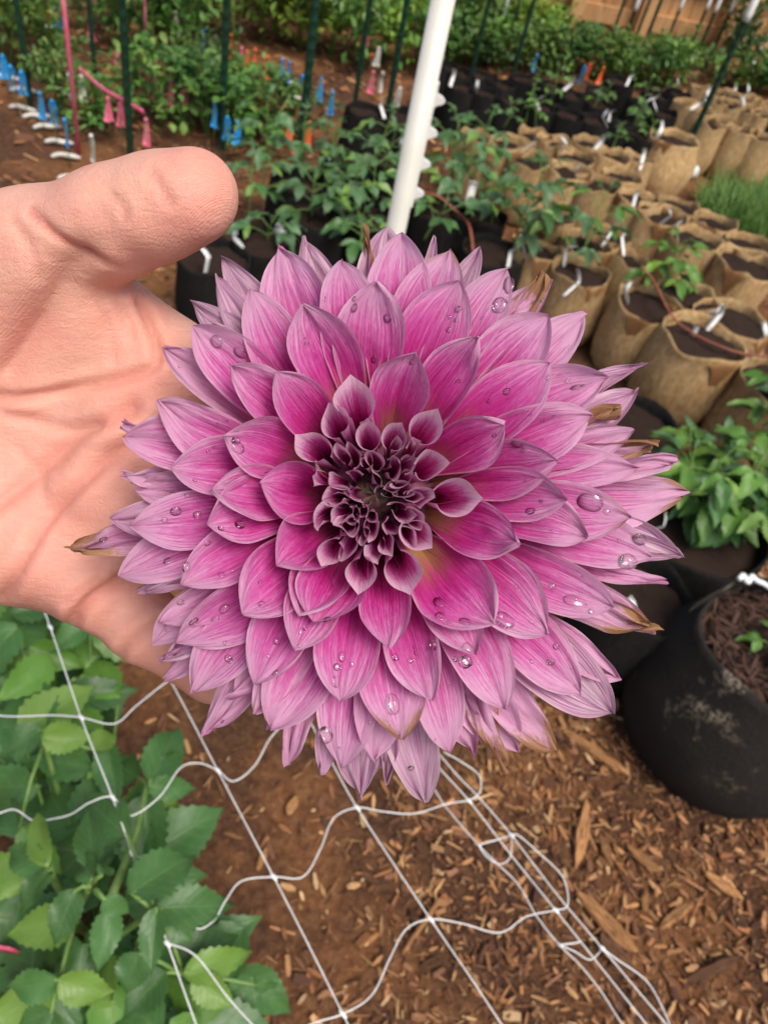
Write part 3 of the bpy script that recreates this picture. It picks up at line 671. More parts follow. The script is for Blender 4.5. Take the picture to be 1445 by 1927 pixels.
def plant(name, base, height, spread, nodes, ls, sets, label, cat='plant', group=None, stems=1, wr=0.55, z0=0.15, lean=None, petr=0.0016):
    """opposite pairs of three-part leaves up one or more stems"""
    e = empty(name, base); tag(e, label, cat, group); smb = MB()
    for s in range(stems):
        a0 = random.uniform(0, 6.28); tipv = Vector((math.cos(a0) * spread * 0.35, math.sin(a0) * spread * 0.35, height * random.uniform(0.8, 1.0)))
        if stems == 1: tipv = Vector((random.gauss(0, spread * 0.12), random.gauss(0, spread * 0.12), height))
        if lean: tipv += Vector(lean) 
        P = resample([(0, 0, -0.02), tipv * 0.45 + Vector((random.gauss(0, 0.01), random.gauss(0, 0.01), 0)), tipv], 10)
        smb.add(*tube(P, [petr * 2.2 - petr * 1.2 * i / 9 for i in range(10)], 6))
        for k in range(nodes):
            t = z0 + (1 - z0) * (k + 0.5) / nodes; i = min(8, int(t * 9)); p = P[i].lerp(P[i + 1], t * 9 - i)
            ph = k * 1.57 + random.uniform(-0.4, 0.4) + a0
            sc = ls * (0.75 + 0.5 * math.sin(math.pi * min(1, t * 0.8 + 0.12))) * (0.55 if k == nodes - 1 else 1)
            for sd_ in (0, math.pi):
                az_ = ph + sd_ + random.gauss(0, 0.2); elv = random.uniform(0.15, 0.6) + (0.7 if t > 0.85 else 0)
                d = Vector((math.cos(az_) * math.cos(elv), math.sin(az_) * math.cos(elv), math.sin(elv)))
                pl = sc * random.uniform(0.45, 0.8) + spread * 0.22 * (1 - t * 0.5); q_ = p + d * pl
                smb.add(*tube([p, p + d * pl * 0.5 + UP * 0.004, q_], [petr, petr * 0.9, petr * 0.7], 5, False))
                d2 = Vector((d.x, d.y, d.z - 0.5)).normalized(); sv = d2.cross(UP).normalized()
                for dv, kk, off in ((d2, 1.0, 0.0), ((d2 * 0.55 + sv * 0.85).normalized(), 0.78, -0.12), ((d2 * 0.55 - sv * 0.85).normalized(), 0.78, -0.12)):
                    L = sc * kk * random.uniform(0.85, 1.12); B_ = q_ + d * off * sc
                    nr = Vector((random.gauss(0, 0.22), random.gauss(0, 0.22), 1)) 
                    obj('leaf', random.choice(random.choice(sets)), e, leaf_matrix(B_, B_ + dv * L, nr, wr * random.uniform(0.85, 1.15)))
    obj('stem', smb.mesh('stem', [M['stem']]), e); return e

# far and middle rows: one foliage mesh per plant, cut from several shapes
def bush_geo(nleaf, seed, flat=0.75):
    rs = random.Random(seed); mb = MB()
    lobes = [(Vector((rs.uniform(-0.5, 0.5), rs.uniform(-0.5, 0.5), rs.uniform(0.3, 0.95))), rs.uniform(0.22, 0.42)) for _ in range(9)]
    for k in range(nleaf):
        c, r = rs.choice(lobes)
        d = Vector((rs.gauss(0, 1), rs.gauss(0, 1), rs.gauss(0.3, 0.9))).normalized(); p = c + Vector((d.x, d.y, d.z * flat)) * r * rs.random() ** 0.4
        if p.z < 0.04: p.z = 0.04 + rs.random() * 0.1
        o_ = Vector((d.x + rs.gauss(0, 0.6), d.y + rs.gauss(0, 0.6), rs.gauss(0.0, 0.45))).normalized(); L = rs.uniform(0.09, 0.19)
        s_ = o_.cross(UP + Vector((rs.gauss(0, 0.3), rs.gauss(0, 0.3), 0))).normalized() * L * rs.uniform(0.22, 0.32); u_ = s_.cross(o_).normalized() * L * 0.10
        if u_.z < 0: u_ = -u_
        V = [p, p + o_ * L * 0.4 + s_ + u_, p + o_ * L * 0.75 + s_ * 0.75 + u_ * 0.6, p + o_ * L - u_, p + o_ * L * 0.75 - s_ * 0.75 + u_ * 0.6, p + o_ * L * 0.4 - s_ + u_, p + o_ * L * 0.5]
        g_ = min(1, max(0, rs.gauss(0.5, 0.25)))
        mb.add(V, [(0, 1, 6), (1, 2, 6), (2, 3, 6), (3, 4, 6), (4, 5, 6), (5, 0, 6)], (g_, g_, g_))
    return mb
BUSH = {}
for key in ('fol_dark', 'fol_mid', 'fol_lime'): BUSH[key] = [bush_geo(330, hash_, 0.8).mesh('foliage', [M[key]], True) for hash_ in range(11, 15)]
def bush(x, y, wpx, hh, key, label, group, name='dahlia_plant', cat='plant'):
    g = gp(x, y); r = wpx / pxm(g); e = empty(name, (g.x, g.y, 0), random.uniform(0, 6.28)); tag(e, label, cat, group)
    f = obj('foliage', random.choice(BUSH[key]), e); f.scale = (r, r, hh)
    mb = MB()
    for k in range(3): mb.add(*tube([(0.01 * k, 0, -0.02), (random.uniform(-.2, .2) * r, random.uniform(-.2, .2) * r, hh * 0.5), (random.uniform(-.4, .4) * r, random.uniform(-.4, .4) * r, hh * 0.9)], [0.006, 0.005, 0.003], 5))
    obj('stem', mb.mesh('stem', [M['stem']]), e); return e
lab_l = 'low leafy dahlia plant in the ribbon-marked rows'; grp_l = 'dahlia plants in the ribbon marked rows'
for (x, y, wp, hh, key) in [(20, 130, 110, 0.34, 'fol_lime'), (90, 150, 100, 0.32, 'fol_mid'), (80, 95, 100, 0.34, 'fol_mid'), (15, 70, 110, 0.36, 'fol_lime'), (110, 205, 80, 0.2, 'fol_mid'),
        (190, 235, 110, 0.16, 'fol_mid'), (150, 60, 50, 0.2, 'fol_dark'), (235, 95, 110, 0.34, 'fol_mid'), (290, 110, 120, 0.34, 'fol_mid'), (340, 90, 120, 0.36, 'fol_mid'), (265, 40, 100, 0.36, 'fol_dark'), (370, 40, 110, 0.36, 'fol_mid'),
        (300, 235, 130, 0.28, 'fol_mid'), (350, 245, 130, 0.26, 'fol_mid'), (390, 255, 110, 0.24, 'fol_dark'), (460, 265, 130, 0.24, 'fol_mid'), (520, 270, 110, 0.22, 'fol_dark'), (330, 175, 90, 0.2, 'fol_mid'), (480, 240, 120, 0.22, 'fol_mid'), (440, 80, 110, 0.34, 'fol_lime'), (300, 60, 110, 0.34, 'fol_mid'), (215, 60, 80, 0.3, 'fol_mid'), (410, 160, 70, 0.2, 'fol_dark'), (20, 20, 110, 0.34, 'fol_mid')]:
    bush(x, y, wp, hh, key, *(('leafy dahlia plant in the bed left of the pink rod', 'plants left of the pink rod') if x < 140 else ('low dahlia plant in front of the pink and orange ribbons', 'plants before the ribbons') if y > 150 else ('green dahlia plant behind the pink ribbons and rods', 'plants behind the pink ribbons')))
lab_c = 'bushy bright green dahlia plant in the hedge behind the pole'; grp_c = 'dahlia plants behind the white pole'
for (x, y, wp, hh, key) in [(500, 80, 120, 0.40, 'fol_lime'), (560, 95, 120, 0.40, 'fol_lime'), (620, 110, 120, 0.38, 'fol_lime'), (670, 125, 110, 0.34, 'fol_mid'), (720, 120, 110, 0.36, 'fol_lime'), (530, 35, 110, 0.4, 'fol_lime'), (600, 45, 110, 0.42, 'fol_lime'), (670, 55, 110, 0.42, 'fol_mid'), (740, 60, 110, 0.4, 'fol_lime'), (455, 25, 100, 0.4, 'fol_lime'),
        (770, 130, 100, 0.34, 'fol_mid'), (700, 20, 100, 0.4, 'fol_mid'), (790, 20, 100, 0.4, 'fol_mid'), (640, 5, 100, 0.4, 'fol_lime'), (560, 0, 100, 0.4, 'fol_lime'), (500, -10, 100, 0.4, 'fol_mid'), (740, -15, 100, 0.45, 'fol_mid')]:
    bush(x, y, wp, hh, key, lab_c, grp_c)
lab_h = 'dense green dahlia plant in the row along the fence'; grp_h = 'dahlia plants along the fence'
for k in range(26):
    t = k / 25; x = 815 + 640 * t; y = 118 + 62 * t + random.uniform(-6, 6)
    if 1300 < x < 1365: continue
    bush(x, y, 80, 0.20 + 0.06 * random.random(), random.choice(['fol_dark', 'fol_mid', 'fol_mid']), lab_h, grp_h)
for (x, y) in [(830, 55), (880, 62), (930, 68), (980, 80), (1030, 90), (860, 20), (920, 30), (970, 45), (800, 85), (850, 85), (905, 92)]:
    bush(x, y, 96, 0.42 if x < 930 else 0.22, random.choice(['fol_lime', 'fol_mid', 'fol_dark']), 'green dahlia plant in the thick bed behind the row of black bags', 'plants behind the black bags')
bush(1352, 148, 78, 0.55, 'fol_dark', 'tall dark bushy plant standing against the fence behind the stakes', None)
bush(1378, 150, 70, 0.36, 'fol_dark', lab_h, grp_h)

# middle plants whose leaves can be told apart
def potted(x, y, zsoil, height, spread, nodes, ls, sets, label, group=None, stems=1, wr=0.5):
    p = gp(x, y, zsoil); return plant('dahlia_seedling', (p.x, p.y, zsoil), height, spread, nodes, ls, sets, label, 'seedling', group, stems, wr, 0.3)
potted(1090, 500, 0.18, 0.22, 0.18, 5, 0.058, [LVG, LVG, LVY], 'spindly grey-green seedling rising from the round tan bag', None, 1)
potted(1230, 560, 0.18, 0.17, 0.12, 6, 0.058, [LVY], 'bright yellow-green bushy seedling in the leaning tan bag', None, 1)
potted(1297, 556, 0.17, 0.05, 0.04, 3, 0.026, [LVY], 'tiny green sprout in the pale tan bag behind the tube', None, 1)
for (x, y, hh, sp, nd, ls) in [(965, 470, 0.26, 0.20, 6, 0.066), (925, 430, 0.16, 0.16, 4, 0.055), (1010, 470, 0.16, 0.12, 4, 0.05), (860, 395, 0.16, 0.22, 4, 0.065), (840, 345, 0.20, 0.24, 5, 0.06), (890, 335, 0.20, 0.22, 5, 0.06), (800, 440, 0.12, 0.2, 3, 0.06),
        (700, 400, 0.16, 0.18, 5, 0.055), (640, 420, 0.16, 0.18, 5, 0.055), (590, 420, 0.15, 0.18, 5, 0.055), (560, 335, 0.18, 0.18, 5, 0.05), (620, 345, 0.16, 0.18, 5, 0.05), (495, 345, 0.22, 0.18, 6, 0.05), (470, 400, 0.16, 0.15, 4, 0.05), (710, 300, 0.14, 0.16, 4, 0.05), (505, 460, 0.08, 0.12, 3, 0.05), (670, 470, 0.10, 0.14, 4, 0.055), (720, 340, 0.15, 0.16, 4, 0.05)]:
    potted(x, y, 0.165, hh, sp, nd, ls, [LVG, LVG, LV], 'grey-green dahlia seedling growing right of the white pole' if x > 780 else 'grey-green dahlia seedling growing between thumb tip and white pole', 'seedlings right of the pole' if x > 780 else 'seedlings between thumb and pole')
for (x, y, hh) in [(1000, 175, 0.12), (1035, 190, 0.14), (1050, 165, 0.12), (1115, 205, 0.1), (1200, 205, 0.13), (1140, 200, 0.08), (1198, 240, 0.08), (1215, 260, 0.06), (1155, 270, 0.07), (990, 225, 0.12), (1010, 235, 0.12), (950, 230, 0.08), (1195, 228, 0.06)]:
    potted(x, y, 0.17, hh, 0.06, 3, 0.030, [LVG, LVY], 'small seedling sprouting from the far black grow bags', 'seedlings in the far black bags')
# bright plants right of the flower
for i, (x, y, zs, hh, sp, nd, ls, sets) in enumerate([(1340, 985, 0.19, 0.20, 0.20, 7, 0.062, [LVY, LVY, LV]), (1290, 960, 0.19, 0.14, 0.20, 5, 0.062, [LVG, LVY]), (1400, 1000, 0.19, 0.15, 0.2, 5, 0.066, [LVG, LV])]):
    potted(x, y, zs, hh, sp, nd, ls, sets, 'lush green dahlia plant in a black bag right of the petals', 'lush plants right of the petals', 2)
potted(1425, 850, 0.12, 0.2, 0.2, 6, 0.06, [LVG, LVY], 'leafy green plant in front of the end tan bag', None, 2)
potted(1438, 1225, 0.265, 0.05, 0.05, 3, 0.03, [LVY], 'small green sprout in the big black bag', None)
p = gp(1415, 1490, 0.0); plant('weed', (p.x, p.y, 0.0), 0.05, 0.05, 2, 0.03, [LVY], 'tiny weed growing at the foot of the big black bag', 'plant', None)
for (x, y) in [(1265, 775), (1300, 790)]:
    p = gp(x, y, 0.0); plant('weed', (p.x, p.y, 0.0), 0.07, 0.04, 4, 0.025, [LVY, LVG], 'small weed growing below the mud-stained tan bag', 'plant', 'weeds below the tan bags')

# the near dahlia plant in the lower left corner, growing through the net
SC = 560 / 1371.0
def hp_(x, y): return (x * SC, 1140 + y * SC)
HERO = [(690, 815, 850, 505, 190, 0.45), (720, 745, 892, 690, 100, 0.44), (690, 830, 918, 858, 120, 0.45), (640, 790, 480, 700, 150, 0.42), (600, 1330, 922, 1100, 230, 0.53), (720, 1395, 1105, 1372, 190, 0.52), (722, 1395, 690, 1705, 125, 0.54),
        (350, 1310, 225, 1575, 150, 0.56), (510, 1400, 455, 1690, 140, 0.55), (272, 1725, 528, 1800, 160, 0.52), (262, 1722, 0, 1795, 160, 0.52), (240, 1870, 80, 1935, 140, 0.5), (215, 1200, -10, 1110, 150, 0.55), (215, 1195, 150, 925, 120, 0.56),
        (230, 1215, 45, 1405, 120, 0.54), (430, 1210, 400, 925, 140, 0.57), (590, 1060, 340, 850, 210, 0.5), (195, 600, 435, 610, 150, 0.46), (190, 570, -5, 690, 140, 0.47), (420, 660, 550, 560, 120, 0.44), (740, 1410, 890, 1560, 170, 0.47),
        (850, 1690, 1190, 1600, 150, 0.45), (900, 1700, 1080, 1860, 150, 0.44), (1170, 1745, 1298, 1760, 60, 0.43), (480, 1350, 600, 1440, 110, 0.58), (470, 1240, 520, 1160, 90, 0.6), (430, 1250, 330, 1130, 120, 0.58), (640, 1600, 560, 1800, 170, 0.46),
        (760, 1690, 560, 1900, 180, 0.44), (360, 1440, 10, 1530, 190, 0.48), (740, 940, 850, 930, 100, 0.40), (90, 1020, 30, 880, 130, 0.42)]
base = gp(150, 1760, 0.0)
near = empty('dahlia_plant', (base.x, base.y, 0.0)); tag(near, 'large leafy dahlia plant growing through the white net', 'plant')
smb = MB(); NB = Vector((base.x, base.y, 0))
cview = -(R3 @ Vector((0, 0, -1)))
def near_leaf(B_, T_, wpx, setl, wr=None, nr=None):
    L = (T_ - B_).length; wm = (wr if wr else wpx / pxm(B_) / L)
    nr = nr or (cview * 0.7 + UP * 0.5 + Vector((random.gauss(0, 0.2), random.gauss(0, 0.2), 0)))
    obj('leaf', random.choice(setl), near, leaf_matrix(B_ - NB, T_ - NB, nr, min(0.9, wm)))
stem_top = []
for sx, sy, zt in [(420, 1280, 0.57), (720, 1400, 0.53), (225, 1205, 0.55), (265, 1725, 0.51), (690, 830, 0.44), (850, 1690, 0.44), (200, 600, 0.45)]:
    px_, py_ = hp_(sx, sy); tp = gp(px_, py_, zt); b0 = NB + Vector((random.uniform(-.05, .05), random.uniform(-.05, .05), 0))
    P = resample([b0, b0.lerp(tp, 0.5) + Vector((random.gauss(0, .012), random.gauss(0, .012), 0.03)), tp], 10)
    smb.add(*tube([p - NB for p in P], [0.0055 - 0.0003 * i for i in range(10)], 7)); stem_top.append(tp)
for (bx, by, tx, ty, wd, z) in HERO:
    B_ = gp(*hp_(bx, by), z); T_ = gp(*hp_(tx, ty), z - 0.012)
    st_ = min(stem_top, key=lambda p: (p - B_).length)
    smb.add(*tube([p - NB for p in (st_ - UP * 0.012, st_.lerp(B_, 0.5) + UP * 0.002, B_, B_.lerp(T_, 0.08))], [0.0024, 0.002, 0.0016, 0.001], 5))
    near_leaf(B_, T_, wd * SC, LV)
# stalk seen between the leaves
a_, b_ = gp(*hp_(515, 1340), 0.50), gp(*hp_(680, 830), 0.44)
smb.add(*tube([p - NB for p in resample([a_, a_.lerp(b_, 0.5) + Vector((0.004, 0, 0.004)), b_, gp(*hp_(740, 720), 0.44)], 12)], [0.0042 - 0.0002 * i for i in range(12)], 7))
# inner and lower leaves
for k in range(190):
    if k < 105: px_, py_, z = random.uniform(-60, 250), random.uniform(1150, 1480), random.uniform(0.22, 0.43)
    elif k < 165: px_, py_, z = random.uniform(-60, 330), random.uniform(1480, 1960), random.uniform(0.22, 0.44)
    else: px_, py_, z = random.uniform(300, 480), random.uniform(1740, 1960), random.uniform(0.22, 0.38)
    if px_ > 190 and py_ < 1480 and random.random() < 0.6: continue
    B_ = gp(px_, py_, z); a = random.uniform(0, 6.28); L = random.uniform(0.055, 0.095)
    d = Vector((math.cos(a), math.sin(a), random.uniform(-0.45, 0.15))).normalized()
    near_leaf(B_, B_ + d * L, 0, random.choice([LV, LV, LVY]) if py_ < 1500 else random.choice([LV, LV, LV, LVY]), random.uniform(0.5, 0.68))
    if k % 2 == 0:
        q_ = Vector((B_.x, B_.y, 0)).lerp(NB, 0.55)
        smb.add(*tube([p - NB for p in (q_, q_.lerp(B_, 0.6) + UP * 0.03, B_)], [0.003, 0.0024, 0.0014], 5))
obj('stem', smb.mesh('stem', [M['stem']]), near)
# pink ribbon bit at the left edge
p = gp(10, 1790, 0.40)

# ------------------------------------------------------------------ marker ribbons, tape, white loops on the rows
def ribbon_me(mat, w_, l_, two=True):
    mb = MB()
    for s_ in ((-1, 1) if two else (0,)):
        V = []
        for i in range(6):
            t = i / 5; ww = w_ * (0.25 + 0.75 * t ** 0.7); x0 = s_ * w_ * 0.35 * t
            for u in (-1, 0, 1):
                V.append((x0 + u * ww / 2, 0.004 * math.sin(t * 4 + u) + 0.006 * s_, -t * l_))
        for v in list(V): V.append((v[0], v[1] + 0.0008, v[2]))
        f = grid_faces(6, 3); mb.add(V, f + [tuple(i + 18 for i in q_[::-1]) for q_ in f] + [(0, 18, 21, 3), (3, 21, 24, 6), (6, 24, 27, 9), (9, 27, 30, 12), (12, 30, 33, 15), (15, 33, 34, 16), (16, 34, 35, 17)])
    return mb.mesh('tails', [mat])
RIB = {k: [ribbon_me(M[k], 0.017, 0.075), ribbon_me(M[k], 0.024, 0.085, False)] for k in ('blue', 'orange', 'pink', 'tapewhite')}
knot_me = {k: mesh('knot', *tube([(0, 0, -0.006), (0, 0, -0.003), (0, 0, 0.004), (0, 0, 0.007)], [0.003, 0.006, 0.006, 0.003], 8), [M[k]]) for k in RIB}
pin_me = mesh('wire', *tube([(0, 0, -0.16), (0, 0, 0.01)], 0.0015, 6), [M['stem']])
RB = {'blue': [(122, 240, 1), (98, 205, 0), (75, 190, 1), (40, 150, 0), (20, 140, 0), (104, 30, 0), (116, 32, 0), (383, 72, 1), (404, 208, 1), (428, 236, 0), (448, 245, 0), (532, 126, 0), (545, 132, 0), (570, 158, 0), (605, 163, 1), (626, 188, 1), (5, 120, 0), (8, 380, 1), (1100, 140, 0), (1010, 118, 0)],
      'orange': [(277, 14, 1), (435, 82, 1), (465, 112, 0), (480, 108, 0), (505, 122, 1), (462, 180, 0), (494, 188, 0), (547, 240, 1), (583, 246, 1), (700, 118, 1), (743, 150, 1), (86, 4, 0), (1110, 135, 0), (1135, 142, 0)],
      'pink': [(170, 52, 0), (220, 100, 1), (270, 120, 0), (293, 132, 0), (322, 168, 1), (346, 172, 0), (203, 200, 0), (226, 210, 0), (275, 240, 1), (358, 115, 0), (395, 152, 0), (425, 165, 0), (435, 150, 0), (702, 150, 1), (690, 85, 0), (372, 118, 0), (455, 105, 0)],
      'tapewhite': [(331, 38, 1), (290, 22, 0), (713, 105, 0), (720, 152, 0), (752, 180, 0), (130, 155, 1), (153, 158, 1), (172, 270, 1)]}
for key, cname in (('blue', 'blue'), ('orange', 'orange'), ('pink', 'pink'), ('tapewhite', 'white')):
    for (x, y, v_) in RB[key]:
        z = 0.15 + 0.03 * random.random(); p = gp(x, y - 14, z); e = empty('marker_ribbon', p, random.gauss(0, 0.5))
        tag(e, f'{cname} marker ribbon tied in the plant rows', 'ribbon', f'{cname} marker ribbons')
        o = obj('tails', RIB[key][v_], e); o.scale = (1.15, 1, 0.95); obj('knot', knot_me[key], e); obj('wire', pin_me, e)
# pink tape: a pole wrapped in pink and a tape run
g = gp(150, 292); top = z_at(g, -20)
tag(obj('pink_rod', mesh('pink_rod', *tube([(g.x, g.y, -0.02), (g.x, g.y, 0.5), (g.x - 0.004, g.y, top + 0.05)], 0.0075, 8), [M['pink']])), 'slim pink rod standing beside the blue ribbons', 'rod')
g = gp(278, 150); top = z_at(g, -20)
tag(obj('pink_rod', mesh('pink_rod', *tube([(g.x, g.y, -0.02), (g.x, g.y, 0.5), (g.x, g.y, top + 0.05)], 0.0055, 8), [M['pink']])), 'thin rusty pink rod with an orange ribbon on top', 'rod')
def strip(name, pts, wd, mat, label, cat, group=None, n=30):
    P = resample(pts, n); V = []
    for i, p in enumerate(P):
        t = (P[min(i + 1, n - 1)] - P[max(i - 1, 0)]).normalized(); s_ = UP
        for a, b in ((-1, 0), (1, 0), (1, 0.001), (-1, 0.001)): V.append(p + s_ * a * wd / 2 + t.cross(UP) * b)
    return tag(obj(name, mesh(name, V, grid_faces(n, 4, True) + [(0, 1, 2, 3), tuple(4 * n - 1 - i for i in range(4))], [mat])), label, cat, group)
strip('pink_tape', [gp(150, 130, 0.2), gp(195, 168, 0.18), gp(235, 190, 0.18), gp(272, 212, 0.18)], 0.016, M['pink'], 'pink tape stretched between the plant rows', 'tape')
strip('pink_tape', [gp(-30, 1780, 0.38), gp(5, 1785, 0.39), gp(30, 1790, 0.39), gp(48, 1800, 0.36)], 0.024, M['pink'], 'pink tape end poking out under the near leaves', 'tape')
lp_me = []
for k in range(3):
    pts = [(-0.045, 0, 0.006), (-0.02, 0.006, 0.012), (0.01, -0.004, 0.014), (0.045, 0.006 * k, 0.006)]; lp_me.append(mesh('white_marker', *tube(resample(pts, 10), [0.005, 0.007, 0.008, 0.008, 0.008, 0.008, 0.008, 0.008, 0.007, 0.004], 7), [M['tapewhite']]))
for (x, y, rz) in [(43, 207, 0.2), (70, 222, 0.6), (90, 240, 0.6), (112, 270, 0.35), (125, 298, 0.5), (138, 340, 0.5), (120, 175, -0.4), (100, 55, 0.6), (470, 140, 0.4), (545, 158, -0.3), (555, 185, 0), (390, 185, 0), (12, 148, 0.3), (45, 172, 0.5)]:
    p = gp(x, y, 0.01); o = obj('white_marker', random.choice(lp_me)); o.location = (p.x, p.y, ground_h(p.x, p.y) + 0.004); o.rotation_euler.z = rz; tag(o, 'white curled marker strip lying on the soil by the rows', 'marker', 'white marker strips on the soil')

# grass patch
def grass(name, N, cpts, h0, h1, label):
    mb = MB()
    for k in range(N):
        cx_, cy_, rr = random.choice(cpts); a = random.uniform(0, 6.28); q_ = rr * math.sqrt(random.random())
        p = gp(cx_, cy_) + Vector((q_ * math.cos(a), q_ * math.sin(a), 0)); hh = random.uniform(h0, h1); b = random.uniform(0, 6.28); ln = hh * random.uniform(0.4, 1.6)
        wv = Vector((-math.sin(b), math.cos(b), 0)) * 0.0022; d = Vector((math.cos(b), math.sin(b), 0))
        V = [p - wv, p + wv, p + d * ln * 0.4 + UP * hh * 0.6 + wv * 0.7, p + d * ln * 0.4 + UP * hh * 0.6 - wv * 0.7, p + d * ln + UP * hh]
        g_ = random.random(); mb.add(V, [(0, 1, 2, 3), (3, 2, 4)], (g_, g_, g_))
    return tag(obj(name, mb.mesh(name, [M['grass']])), label, 'grass', kind='stuff')
grass('grass', 3600, [(1400, 410, 0.22), (1440, 400, 0.25), (1440, 430, 0.22), (1370, 415, 0.15), (1470, 420, 0.3), (1460, 370, 0.25)], 0.03, 0.12, 'patch of green grass behind the tan grow bags')

# ------------------------------------------------------------------ trellis net
ZN = 0.50
net = empty('trellis_net', gp(672, 1520, ZN)); NO = Vector(net.location); tag(net, 'white nylon trellis net stretched above the bare soil', 'net')
def strand(px, z=ZN, r=0.00065, wob=0.0):
    P = [gp(x, y, z) - NO for x, y in px]; n_ = max(12, 8 * len(P)); P = resample(P, n_)
    obj('strand', mesh('strand', *tube(P, r, 7), [M['net']]), net)
strand([(40, 1030), (95, 1180), (153, 1350), (212, 1500), (250, 1607), (315, 1775), (345, 1860), (372, 1935), (400, 2010)])
strand([(235, 1120), (345, 1325), (410, 1450), (515, 1650), (585, 1787), (645, 1908), (700, 2020)], r=0.0006)
strand([(500, 1200), (630, 1445), (672, 1520), (740, 1625), (810, 1730), (880, 1832), (945, 1930), (1000, 2010)], r=0.0006)
strand([(640, 1220), (800, 1415), (882, 1507), (962, 1610), (1045, 1713), (1130, 1820), (1215, 1927), (1280, 2010)], r=0.0006)
strand([(700, 1260), (835, 1430), (900, 1500), (962, 1572), (1045, 1680), (1133, 1785), (1200, 1865), (1255, 1930), (1320, 2010)], ZN - 0.03, r=0.00065)
strand([(700, 1320), (800, 1460), (840, 1520), (900, 1590), (935, 1625), (975, 1665), (1010, 1725), (1052, 1778), (1090, 1815), (1130, 1865), (1175, 1935), (1230, 2010)], ZN - 0.05, r=0.0006)
strand([(-60, 1340), (20, 1348), (100, 1346), (153, 1350), (215, 1362), (255, 1330), (302, 1292), (345, 1262)])
strand([(-40, 1545), (0, 1530), (30, 1524), (65, 1545), (100, 1541), (135, 1532), (170, 1510), (212, 1500), (245, 1535), (300, 1500), (340, 1445), (375, 1436), (410, 1450), (440, 1470), (480, 1440), (512, 1385), (560, 1340)])
strand([(250, 1607), (300, 1640), (360, 1740), (400, 1735), (425, 1695), (455, 1658), (515, 1650), (570, 1650), (602, 1600), (628, 1540), (672, 1520), (720, 1527), (780, 1531), (840, 1513), (882, 1507)], r=0.0006)
strand([(882, 1507), (903, 1490), (900, 1458), (865, 1432), (835, 1415)], ZN - 0.012)
strand([(315, 1775), (370, 1800), (440, 1890), (520, 1960), (585, 1927), (645, 1908), (700, 1872), (735, 1800), (765, 1748), (810, 1730), (870, 1738), (940, 1755), (990, 1725), (1045, 1713)], r=0.0006)
strand([(1045, 1713), (1068, 1702), (1058, 1650), (1010, 1602), (975, 1572), (962, 1572)], ZN - 0.015)
strand([(900, 1590), (935, 1580), (962, 1572)], ZN - 0.04, 0.0007); strand([(900, 1590), (915, 1612), (940, 1626), (960, 1612), (962, 1572)], ZN - 0.045, 0.0006)
strand([(1052, 1778), (1085, 1774), (1092, 1770)], ZN - 0.045, 0.0007); strand([(1052, 1778), (1080, 1790), (1110, 1806), (1133, 1785)], ZN - 0.04, 0.0006)
strand([(1133, 1785), (1160, 1805), (1215, 1845), (1245, 1895), (1262, 1935)], ZN - 0.03)
kn = mesh('knot', *tube([(-0.0045, 0, 0), (-0.003, 0, 0), (0, 0, 0.0004), (0.003, 0, 0), (0.0045, 0, 0)], [0.0006, 0.0014, 0.0021, 0.0014, 0.0006], 8), [M['net']])
for (x, y, dz) in [(153, 1350, 0), (212, 1500, 0), (95, 1180, 0), (250, 1607, 0), (315, 1775, 0), (410, 1450, 0), (515, 1650, 0), (645, 1908, 0), (672, 1520, 0), (810, 1730, 0), (882, 1507, 0), (1045, 1713, 0), (962, 1572, -0.03), (1133, 1785, -0.03), (900, 1590, -0.045), (1052, 1778, -0.047)]:
    o = obj('knot', kn, net); o.location = gp(x, y, ZN + dz) - NO; o.rotation_euler.z = -0.55; s_ = 1.0 if dz > -0.04 else 0.8; o.scale = (s_, s_, s_)

# ------------------------------------------------------------------ hand (one continuous skin grown from tapered limbs)
def surface_nets(vals, org, h):
    s = vals < 0
    nx, ny, nz = vals.shape
    c = np.zeros((nx - 1, ny - 1, nz - 1), dtype=np.int8)
    for i in (0, 1):
        for j in (0, 1):
            for k in (0, 1): c += s[i:nx - 1 + i, j:ny - 1 + j, k:nz - 1 + k]
    act = np.argwhere((c > 0) & (c < 8)); idx = -np.ones(c.shape, dtype=np.int64); idx[tuple(act.T)] = np.arange(len(act))
    acc = np.zeros((len(act), 3)); cnt = np.zeros(len(act))
    corners = [(i, j, k) for i in (0, 1) for j in (0, 1) for k in (0, 1)]
    for a in corners:
        for ax in range(3):
            if a[ax]: continue
            b = list(a); b[ax] = 1
            va = vals[tuple((act + a).T)]; vb = vals[tuple((act + b).T)]; m = (va < 0) != (vb < 0)
            t = np.where(m, va / np.where(m, va - vb, 1), 0); p = np.array(a)[None, :].repeat(len(act), 0).astype(float); p[:, ax] += t
            acc[m] += p[m]; cnt[m] += 1
    V = org + (act + acc / cnt[:, None]) * h
    Fc = []
    for ax in range(3):
        u, v = [(1, 2), (2, 0), (0, 1)][ax]
        sl = [slice(None)] * 3; sh = [slice(None)] * 3; sl[ax] = slice(0, -1); sh[ax] = slice(1, None)
        d = s[tuple(sl)].astype(np.int8) - s[tuple(sh)].astype(np.int8)
        e = np.argwhere(d != 0); e = e[(e[:, u] > 0) & (e[:, v] > 0)]
        sg = d[tuple(e.T)]
        q = []
        for du, dv in ((1, 1), (0, 1), (0, 0), (1, 0)):
            p = e.copy(); p[:, u] -= du; p[:, v] -= dv; p[:, u] = np.minimum(p[:, u], c.shape[u] - 1); p[:, v] = np.minimum(p[:, v], c.shape[v] - 1); q.append(idx[tuple(p.T)])
        q = np.stack(q, 1); neg = sg < 0; q[neg] = q[neg][:, ::-1]; Fc.append(q[(q >= 0).all(1)])
    return V, np.concatenate(Fc)
